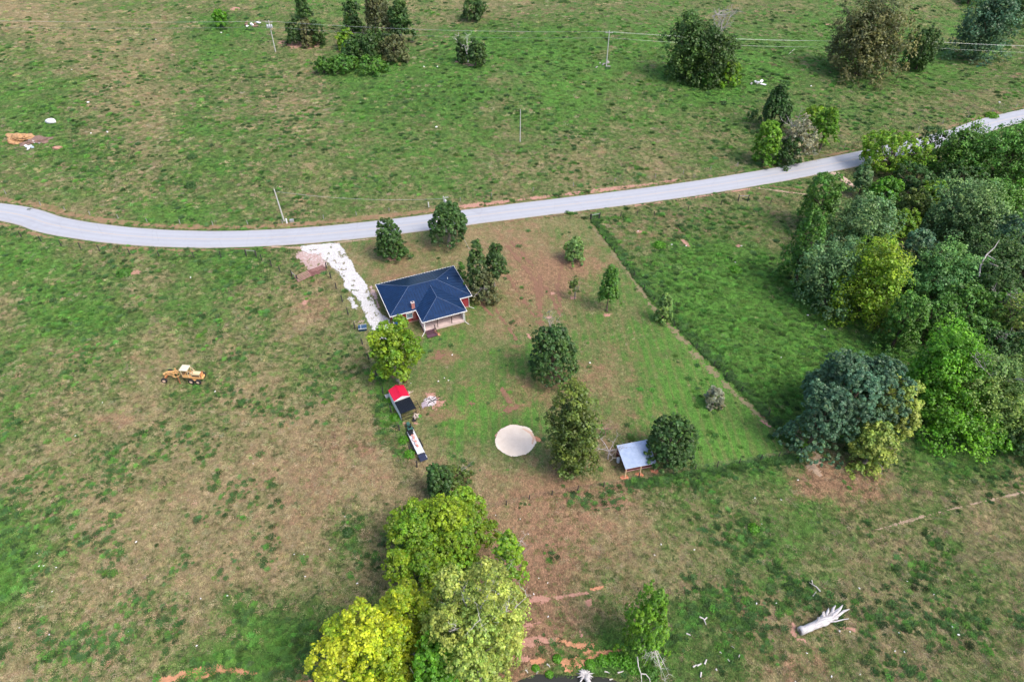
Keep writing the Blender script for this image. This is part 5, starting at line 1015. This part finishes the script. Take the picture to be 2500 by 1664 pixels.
# ------------------------------------------------------------------ utility poles and lines
UP = mat('weathered_pole', (.50, .49, .47), .85, ns=2, amt=.15); INS = mat('insulator', (.6, .6, .62), .3); TRF = mat('transformer_grey', (.55, .57, .60), .4, .2)
def upole(u, v, h, label, kind='line', r=.16, ang=0, lean=(0, 0)):
    b_ = P(u, v); o = empty('utility_pole', b_, ang, label, 'utility pole', 'utility poles'); MB().tube([(0, 0, -.3), (lean[0]*.5, lean[1]*.5, h/2), (lean[0], lean[1], h)], [r*1.15, r, r*.75], 9).build('pole', UP, o)
    if kind in ('line', 'trans'):
        MB().box((lean[0], lean[1], h-.45), (2.4, .12, .14)).build('crossarm', UP, o)
        for x_ in (-1.1, 0, 1.1): MB().tube([(x_+lean[0], lean[1], h-.38 if x_ else h), (x_+lean[0], lean[1], h-.12 if x_ else h+.25)], .07, 7).build('insulator', INS, o)
    if kind == 'trans':
        for k, a in enumerate((-.55, .0, .55)): q = MB().tube([(a*1.3, -.45, h-2.3), (a*1.3, -.45, h-2.2), (a*1.3, -.45, h-1.2), (a*1.3, -.45, h-1.1)], [.28, .33, .33, .2], 12).build('transformer', TRF, o, True); MB().tube([(a*1.3, -.45, h-1.1), (a*1.3, -.45, h-.8)], .05, 6).build('bushing', INS, q)
        MB().box((0, -.15, h-1.6), (1.9, .12, .12)).build('mount_bracket', ALU, o)
    if kind == 'single':
        q = MB().tube([(.3, -.1, h-1.7), (.3, -.1, h-1.6), (.3, -.1, h-.8), (.3, -.1, h-.7)], [.2, .26, .26, .15], 12).build('transformer', TRF, o, True); MB().tube([(.3, -.1, h-.7), (.3, -.1, h-.45)], .05, 6).build('bushing', INS, q); MB().box((.4, 0, h-.25), (1.2, .09, .1)).build('crossarm', UP, o)
        for x_ in (-.1, .5, .9): MB().tube([(x_, 0, h-.2), (x_, 0, h+.1)], .05, 6).build('insulator', INS, o)
    return b_+Vector((0, 0, h))
T1 = upole(673, 127, 10.6, 'power line pole with three grey transformers at the upper left', 'trans'); T2 = upole(1480, 163, 11.2, 'tall straight power line pole in the upper middle of the pasture'); T3 = upole(2199, 160, 8.4, 'power line pole between the olive tree and the leaning cedar', lean=(0, 0))
TL0 = upole(-420, 118, 11, 'power line pole beyond the left picture edge'); TR0 = upole(2980, 200, 11, 'power line pole beyond the right picture edge')
T4 = upole(1270, 346, 9.2, 'bare thin pole standing alone in the middle of the upper field', 'bare', r=.13); T5 = upole(694, 540, 8.2, 'leaning bare pole at the road above the driveway', 'bare', r=.15, lean=(-.5, .2)); T6 = upole(1090, 572, 9.6, 'pole with one transformer, its top showing above the round dark tree', 'single')
LW = mat('aluminium_wire', (.62, .64, .66), .4, .3)
def span(o, a, b, dx, dz, sag, r=.013):
    pts = []
    for k in range(25): t = k/24; q = a+(b-a)*t+Vector((dx[0], 0, dz)); q.z -= sag*4*t*(1-t); pts.append(q-o.location)
    MB().tube(pts, r, 4, False).build('wire', LW, o)
pls = empty('power_line', T1, 0, 'pale overhead power wires crossing the top of the pasture', 'power line')
for a, b in ((TL0, T1), (T1, T2), (T2, T3), (T3, TR0)):
    for dx, dz in ((-1.1, -.1), (1.1, -.1)): span(pls, a, b, (dx,), dz+(0 if dx else 0), 1.0+.15*abs(dx))
    span(pls, a, b, (0,), -2.0, 1.3)
o = empty('service_wire', T6, 0, 'thin guy wire running down from the transformer pole past the round tree', 'wire'); gb2 = P(1146, 608); MB().tube([(0, 0, -1), gb2-T6], .025, 4).build('wire', LW, o)
o = empty('service_drop', T6, 0, 'thin service wire from the roadside pole across the road', 'wire'); span(o, T6, T5, (0,), -.5, 1.0, .02)
a_ = P(701, 545); o = empty('utility_pedestal', a_, .2, 'white utility pedestal beside the leaning pole at the road', 'utility box'); MB().box((0, 0, .6), (.3, .3, 1.2)).build('cabinet', WT, o, bevel=.02); MB().box((1.1, .3, .35), (.9, .5, .7)).build('side_cabinet', ALU, o, bevel=.02)
o = empty('marker_post', P(1047, 506), 0, 'thin white marker post above the road left of the round tree', 'post'); MB().tube([(0, 0, 0), (0, 0, 1.3)], .08, 7).build('post', WT, o); MB().tube([(0, 0, 1.3), (0, 0, 1.36)], .1, 7).build('cap', WT, o)
# rubble at pole foot and far debris
def debris(u, v, label, cols, n, spread, size, seed, name='debris_pile', cat='debris'):
    b_ = P(u, v); o = empty(name, b_, 0, label, cat); rn = random.Random(seed)
    for k in range(n):
        c_ = (rn.uniform(-1, 1)*spread, rn.uniform(-1, 1)*spread*.7, size*rn.uniform(.1, .4)); mt_ = rn.choice(cols)
        if rn.random() < .5: blob('rubble', mt_, c_, size*rn.uniform(.3, .7), o, seed*10+k, .3, 1)
        else: MB().box(c_, (size*rn.uniform(.6, 2.2), size*rn.uniform(.3, .8), size*.15), Matrix.Rotation(rn.uniform(0, 3), 3, 'Z') @ Matrix.Rotation(rn.uniform(-.4, .4), 3, 'X')).build('sheet', mt_, o)
    return o
WH = mat('white_sheet', (.80, .80, .84), .6, amt=.06); BRW = mat('brown_scrap', (.25, .16, .11), .9); BLU2 = mat('pale_blue_scrap', (.5, .6, .75), .6); GRYS = mat('grey_stone', (.42, .41, .41), .9)
debris(616, 62, 'pale scrap heap left of the transformer pole', [WH, BRW, GRYS], 9, 3, 1.3, 4)
debris(1472, 160, 'broken boards lying at the foot of the middle pole', [GREYW, BRW], 6, 3.2, .9, 5)
# dirt mound with scrap, upper left
ml = P(62, 345); o = empty('dirt_mound', ml, 0, 'tan dirt mound with scrap beside it at the far left', 'dirt mound'); blob('mound', soilmat('tan_mound', (.47, .29, .14), (.34, .19, .10), 1.5), (-2.0, .8, .2), 1, o, 3, .42, 4, (3.0, 2.3, 1.5), True); blob('spoil', soilmat('brown_spoil', (.28, .17, .13), (.13, .09, .08), 1.5), (3.3, .3, 0), 1, o, 5, .55, 4, (3.2, 2.3, .7), True)
debris(68, 364, 'white and pale blue scrap in front of the dirt mound', [WH, BLU2, WH], 6, 1.6, 1.1, 6); debris(88, 345, 'dark grey rubble on the flank of the dirt mound', [GREYW, BRW, GRYS], 9, 2.2, .8, 8)
o = blob('plastic_tank', WH, P(124, 296, .5), 1, None, 8, .12, 2, (1.5, .9, .8), False); tag(o, 'white rounded plastic tank in the grass at the upper left', 'tank')
o = blob('clay_lump', CLAYP, P(140, 361, .3), 1, None, 9, .25, 2, (1.3, .7, .5)); tag(o, 'pale pink lump right of the dirt mound', 'rubble')
o = blob('scrap_sheet', WH, P(2459, 1088, .3), 1, None, 11, .3, 2, (.7, .35, .5)); tag(o, 'white barrel-like scrap under the lowest green tree of the wood', 'scrap')
debris(858, 560+240, 'pale rubble next to the dark blue box', [GRYS, BRW], 0, .8, .3, 10) if False else None
# white flowering weeds / brush
o = debris(1846, 204, 'white blossom brush at the foot of the dark trees', [WH, GRYS], 8, 2.2, .9, 12)
# utility post at roadside clump
o = empty('broken_sign_post', P(1931, 388), 0, 'small grey broken metal post at the roadside clump', 'post'); MB().tube([(0, 0, 0), (.3, 0, 1.8)], .06, 5).build('post', ALU, o); MB().box((.35, 0, 1.9), (.8, .04, .6)).build('plate', ALU, o)
# ------------------------------------------------------------------ fire pit
fp = P(1052, 979); patch('ash_bed', [(1052,979,14)], ASH, .09, .05, soft=.35, seed=160); patch('ash_bed', [(1040,986,10)], soilmat('grey_ash', (.42, .36, .42), (.25, .2, .24)), .1, .042, soft=.6, seed=161)
o = empty('burn_pile', fp, 0, 'burnt pile of white ash and charred sticks right of the red shed', 'burn pile'); rn = random.Random(4); CHAR = mat('charred_wood', (.02, .018, .018), .9)
for a, b in [((-.6, -.6), (1.5, .9)), ((-.4, .6), (.6, -.4)), ((.1, 0), (1.2, .2)), ((-.9, .1), (-.2, .5)), ((-.5, -.9), (0, -.2)), ((.2, .5), (.7, 1.0))]:
    MB().tube([(a[0], a[1], .12), (b[0], b[1], .2)], .05, 6).build('stick', CHAR, o)
for k in range(26): blob('ash_lump', ASH if k % 3 else GRYS, (rn.gauss(0, .5), rn.gauss(0, .5), .06), rn.uniform(.07, .16), o, k, .3, 1)
# ------------------------------------------------------------------ big fallen log
la, lb = P(1953, 1540, .45), P(2060, 1500, .5); ld = lb-la; LR = math.atan2(ld.y, ld.x)
o = empty('fallen_log', la, LR, 'huge bleached white fallen trunk with broken branches at the lower right', 'log'); LLn = ld.length*.86
LOGM, nt, bs = newmat('bleached_log'); tc = nn(nt, 'ShaderNodeTexCoord').outputs['Object']; mp = nn(nt, 'ShaderNodeMapping'); mp.inputs['Scale'].default_value = (.5, 3, 3); nt.links.new(tc, mp.inputs[0])
nt.links.new(mixc(nt, ramp(nt, noise(nt, 2.5, 6, .7, mp.outputs[0]), .4, .7), (.60, .58, .58), (.27, .25, .26)), bs.inputs['Base Color']); bs.inputs['Roughness'].default_value = .85
b = nn(nt, 'ShaderNodeBump'); b.inputs['Strength'].default_value = .6; b.inputs['Distance'].default_value = .1; nt.links.new(noise(nt, 4, 5, .7, mp.outputs[0]), b.inputs['Height']); nt.links.new(b.outputs[0], bs.inputs['Normal'])
def knot(pts, rs, n=12, seed=0):
    mb = MB(); mb.tube(pts, rs, n); rn = random.Random(seed); mb.v = [tuple(Vector(v)+Vector((rn.uniform(-.05, .05), rn.uniform(-.05, .05), rn.uniform(-.05, .05)))) for v in mb.v]; return mb
knot([(LLn*.88*q/13, .02*math.sin(q*1.7)+.15*(q/13)**3, .2*(q/13)) for q in range(14)], [.50+.03*math.sin(q*2.1)-.04*math.sin(q*.4)+(.07 if 7 < q < 10 else 0)-(.26*((q-10)/3) if q > 10 else 0) for q in range(14)], 16, 1).build('trunk', LOGM, o, True)
MB().tube([(-.035, 0, 0), (-.02, 0, 0)], [.36, .36], 12).build('hollow_end', mat('dark_log_core', (.28, .24, .24), .9), o)
for k, (x_, y_, dx, dy, dz, r0) in enumerate([(2.9, .35, .1, .35, .35, .10), (3.5, .35, .35, .5, .5, .17), (3.9, .35, .2, .75, .5, .13), (4.1, .3, .8, .75, .6, .22), (4.5, .25, 1.5, 1.0, .5, .26), (4.7, .1, 2.3, .75, .35, .30), (4.9, .05, 2.7, .35, .1, .2), (4.5, 0, 1.4, .4, .5, .26), (4.0, -.3, 2.8, -.25, -.15, .11), (4.6, -.1, 1.0, -.1, .1, .26)]):
    x_ *= LLn/5.7
    knot([(x_, y_*.6, .15), (x_+dx*.35, y_+dy*.35+(.12 if k % 2 else -.08), .2+dz*.3), (x_+dx*.7, y_+dy*.75, .15+dz*.75), (x_+dx, y_+dy+(.1 if k % 2 else -.1), .2+dz)], [r0, r0*.9, r0*.62, r0*.22], 8, k+5).build('broken_branch', LOGM, o, True)
for k in range(9): MB().box((LLn*(.45+.06*k), .25+.25*math.sin(k*2.3), .42+.08*math.cos(k*1.9)), (.75-.03*k, .05, .34), Matrix.Rotation(.35+.25*math.sin(k), 3, 'Z') @ Matrix.Rotation(.6*math.cos(k*1.3), 3, 'X')).build('splinter', LOGM, o)
blob('scrap_of_bark', LOGM, (4.9, -1.5, -.25), .16, o, 5, .3, 1)
def stick(pts_uv, r_in, label, mt=DEADW, grp=None, fork=None, name='white_branch'):
    r = r_in*.75; ps_ = [P(u, v, r) for u, v in pts_uv]; b0 = ps_[0]; o = empty(name, b0, 0, label, 'branch', grp); mb = MB(); mb.tube([p-b0+Vector((0, 0, .04*(k_ % 2))) for k_, p in enumerate(ps_)], [r*(1-.3*i) for i in range(len(ps_))], 7); mb.build('limb', mt, o)
    if fork:
        for f in fork: q = [P(u, v, r) for u, v in f]; MB().tube([p-b0 for p in q], r*.7, 6).build('fork', mt, o)
stick([(2003,1443),(1993,1432),(1976,1421)], .13, 'forked white branch above the big log', DEADW, None, [[(1984,1426),(1982,1415)]]); stick([(1984,1454),(1988,1450),(1993,1443)], .09, 'short white branch just below the forked one')
stick([(1708,1505),(1718,1510),(1724,1524)], .16, 'pale forked log piece between cedar and big log', DEADW, None, [[(1720,1512),(1726,1506)]], 'white_log')
stick([(1676,1545),(1686,1550)], .13, 'short pale log right of the cedar', name='white_log'); stick([(1712,1640),(1710,1652)], .15, 'small upright looking white log at the bottom edge', name='white_log'); stick([(1692,1627),(1700,1622)], .14, 'left piece of the row of white log ends near the bottom', name='white_log'); stick([(1702,1624),(1712,1619)], .15, 'middle piece of the row of white log ends near the bottom', name='white_log'); stick([(1720,1620),(1725,1609)], .16, 'right piece of the row of white log ends near the bottom', name='white_log')
stick([(1757,1590),(1762,1594)], .1, 'white stick in the grass above the row of log ends'); stick([(1777,1608),(1781,1614)], .09, 'white stick right of the row of log ends'); stick([(1803,1603),(1806,1597)], .1, 'white stick farthest right in the dark grass')
stick([(1786,1576),(1794,1582)], .06, 'thin grey stick lying between log and cedar', GREYW); stick([(1748,1632),(1750,1636)], .16, 'pale stubby stone-like log near the bottom', CLAYP and DEADW, name='white_log')
stick([(2052,120),(2068,104)][::1] if False else [(1924,134),(1940,120)], .12, 'thin pale stick in the far grass left of the olive tree')
# stump in the pond, roots on the bank
sp = P(1428, 1650, .05); o = empty('uprooted_stump', sp, 0, 'grey bleached stump lying in the pond margin', 'stump'); rn = random.Random(12); knot([(0, .1, .1), (.2, -.4, .3), (.5, -1.2, .4)], [.30, .34, .2], 12, 3).build('stump', LOGM, o, True)
for k in range(13): a = k*.42-.9+rn.uniform(-.1, .1); q = rn.uniform(.8, 1.25); knot([(0, 0, .25), (math.cos(a)*.5*q, math.sin(a)*.45*q, .45), (math.cos(a)*q, math.sin(a)*.9*q-.05, .2)], [.17, .12, .03], 7, k).build('root', LOGM, o, True)
for k in range(3): knot([(.5, -1.1, .3), (.9+.2*k, -1.8, .2), (1.1+.25*k, -2.6, .1)], [.1, .06, .02], 6, k).build('splinter', LOGM, o)
for i, (u, v, du, dv, l_) in enumerate([(1283,1634,6,8,'bleached driftwood chunk at the left pond margin'), (1314,1636,-4,8,'thin driftwood at the pond margin beside the weed tuft'), (1335,1620,8,8,'white driftwood on the clay bank'), (1476,1638,12,4,'curved driftwood at the pond margin right of the stump'), (1508,1641,14,-4,'arched driftwood at the right pond margin'), (1488,1658,8,-2,'pale driftwood floating in the pond')]):
    stick([(u, v), (u+du*.6, v+dv*.4), (u+du, v+dv)], .13, l_, DEADW, None, None, 'driftwood')
# white dead branch under the cedar
o = empty('dead_branch', P(1553, 1612, .4), 0, 'forked white dead branch hanging below the cedar to the pond', 'branch'); 
for q in ([(0, 0, 1.2), (.1, -.9, .5), (.35, -1.6, .2), (.3, -3.0, 0)], [(.35, -1.6, .2), (.9, -1.7, .3), (1.3, -2.2, .2), (1.3, -2.8, .1)]): MB().tube(q, [.09, .07, .06, .03], 6).build('limb', DEADW, o)
# bank weeds
def weedbush(u, v, r_, pal, label, n=350, hh=.7, grp='weed tufts on the pond bank'):
    b_ = P(u, v); o = empty('weed_tuft', b_, 0, label, 'weed', grp); r = np.random.RandomState(int(u)); d = unit(r.randn(n, 3)+np.array([0, 0, .4])); c_ = d*np.array([r_, r_, r_*hh])*(r.rand(n, 1)**.4); c_[:, 2] = np.abs(c_[:, 2])+.05
    vs, q, T = leaves(c_, unit(d+r.randn(n, 3)*.5+np.array([0, 0, .5])), np.full(n, max(.16, r_*.2)), np.stack([.7+.5*r.rand(n), r.rand(n)*.4, r.rand(n)*.3, np.ones(n)], -1), r)
    me = bpy.data.meshes.new('foliage'); fastmesh(me, vs, q); a_ = me.attributes.new('tint', 'FLOAT_COLOR', 'FACE'); a_.data.foreach_set('color', T.astype(np.float32).ravel()); link('foliage', me, o, leafmat(pal)); MB().tube([(0, 0, -.1), (0, 0, r_*.5)], .03, 5).build('stem', BARK, o)
for u, v, r_, p_, l_ in [(1341,1645,.55,'BG','round bright green tuft standing in the pond margin'),(1307,1630,.5,'BG','green tuft at the clay edge left of the round one'),(1440,1622,.7,'BG','green tuft behind the pond stump, nearest the stump'),(1470,1612,.9,'BG','green weeds on the bank right of the stump'),(1500,1608,1.0,'BG','green weeds on the middle of the right bank'),(1528,1615,1.1,'BG','broad green weeds right of the middle of the bank'),(1548,1632,.9,'BG','green weeds at the right end of the pond'),(1590,1645,1.0,'MG','green weeds under the cedar at the bottom edge'),
                  (1360,1608,.6,'BG','small green weed tuft on the clay slope')]:
    weedbush(u, v, r_, p_, l_)
for u, v, r_, p_, l_ in [(300,648,.0,'MG','')]: pass
SH = 'loose shrubs and tall weeds in the grass'
for u, v, r_, p_, l_ in [(303,668,1.6,'MG','green bush left of the bare orange spot in the left pasture'),(1840,1290,.9,'BG','bright green weed clump right of centre in the lower pasture'),(1655,655,1.3,'LG','light green weed clump in the meadow beside the fence'),(1610,600,1.5,'BG','bright weed clump in the upper meadow'),(1780,925,.9,'DG','dark tuft on the diagonal fence line'),(940,925,.8,'MG','green weeds along the fence left of the red shed'),(965,1020,1.0,'BG','green weeds along the fence below the lean-to'),(985,1075,.9,'BG','green weeds along the fence beside the trailer'),(1000,1110,1.0,'BG','green weeds at the fence near the trailer ramp'),(950,975,.9,'BG','green weeds pressed against the white shed side'),(1840,600,1.2,'LG','pale weed clump in the right meadow'),(1795,660,1.4,'BG','bright weed clump in the middle of the right meadow'),(2420,285,2.0,'CB','small green bush beside the far road'),(850,1300,.9,'DG','dark weed clump left of the huge yellow green tree'),(470,385,1.5,'DG','dark weed clump in the far left pasture'),(465,455,1.5,'DG','dark green weed clump above the road at the left'),(850,610,.0,'MG','')]:
    if r_: weedbush(u, v, r_, p_, l_, 450, .6, SH)
# scattered small white stones
ST = mat('white_stone', (.8, .79, .78), .85, amt=.1); sm = None
pts_ = [(137,1384),(127,1443),(250,982),(47,1531),(95,1381),(120,1548),(313,1541),(480,1575),(742,1352),(745,1406),(718,1352),(842,1260),(805,1340),(872,1423),(1210,1257),(618,1131),(184,1063),(525,955),(490,1460),(555,1453),(332,1322),(91,1350),(107,1380),(1270,1266),(1290,1303),(1315,1410),(1337,1422),(1303,1449),(1280,1460),(1338,1504),(1614,1328),(1598,1354),(1695,1341),(1860,1278),(2215,1418),(2280,1450),(2325,1529),(2195,1544),(2185,1588),(2208,1590),(1970,1593),(1895,1471),(1847,1472),(2098,1435),(2075,1541),(1843,1215),(1907,1219),(1948,1171),(2030,1650),(1942,1663),(2340,1548),(2100,1645),(2385,800),(1972,769),(1907,872),(2013,803),(880,250),(1065,310),(1068,163),(1035,163),(215,250),(222,325),(262,322),(1440,885),(1104,866),(1558,564),(1640,597),(1675,600),(1795,640),(1810,600),(1003,935),(1085,922),(1095,928),(1070,930),(465,677),(380,97),(540,80),(2440,250),(175,170),(1980,210),(1885,225),(1000,700),(1405,960)]
for i, (u, v) in enumerate(pts_):
    if sm is None: a_ = blob('white_stone', ST, (0, 0, 0), .16, None, 4, .3, 1, (1, .7, .5)); sm = a_
    else: a_ = sm.copy(); COL.objects.link(a_)
    k = random.uniform(.8, 1.6)*(.7 if v > 900 else 1.0 if v > 500 else 1.8); a_.location = P(u, v, .08*k); a_.scale = (k, k, k); a_.rotation_euler = (0, 0, i)
    tag(a_, 'small white stone lying loose in the grass', 'stone', 'small white stones scattered over the fields')
# gravel stones along the driveway edges
gs = blob('gravel_source', mat('gravel_stone', (.8, .8, .8), .9), (0, 0, 0), .1, None, 6, .3, 1); gme = gs.data; bpy.data.objects.remove(gs)
gme.materials.clear(); gme.materials.append(gmt)
xs_ = [p[0] for p in DRIVEP]; ys_ = [p[1] for p in DRIVEP]; X = RS.uniform(min(xs_)-1, max(xs_)+1, 16000); Y = RS.uniform(min(ys_)-1, max(ys_)+1, 16000); d_ = pdist(X, Y, DRV); k = (d_ < .15) & (road_dist(X, Y) > RW+.2); X, Y = X[k][:4500], Y[k][:4500]; n = len(X)
w_ = RS.rand(n, 1) < .8; o = scatter('driveway_gravel', gme, np.stack([X, Y, Z(X, Y)+.04], -1), np.repeat((.3+.6*RS.rand(n)**2)[:, None], 3, 1), RS.rand(n)*6, np.where(w_, [[.72, .72, .73]], [[.36, .32, .30]])*(.8+.25*RS.rand(n, 1))); tag(o, 'crushed white gravel stones on the driveway', 'gravel', kind='stuff')
bpy.data.objects.remove(rf)
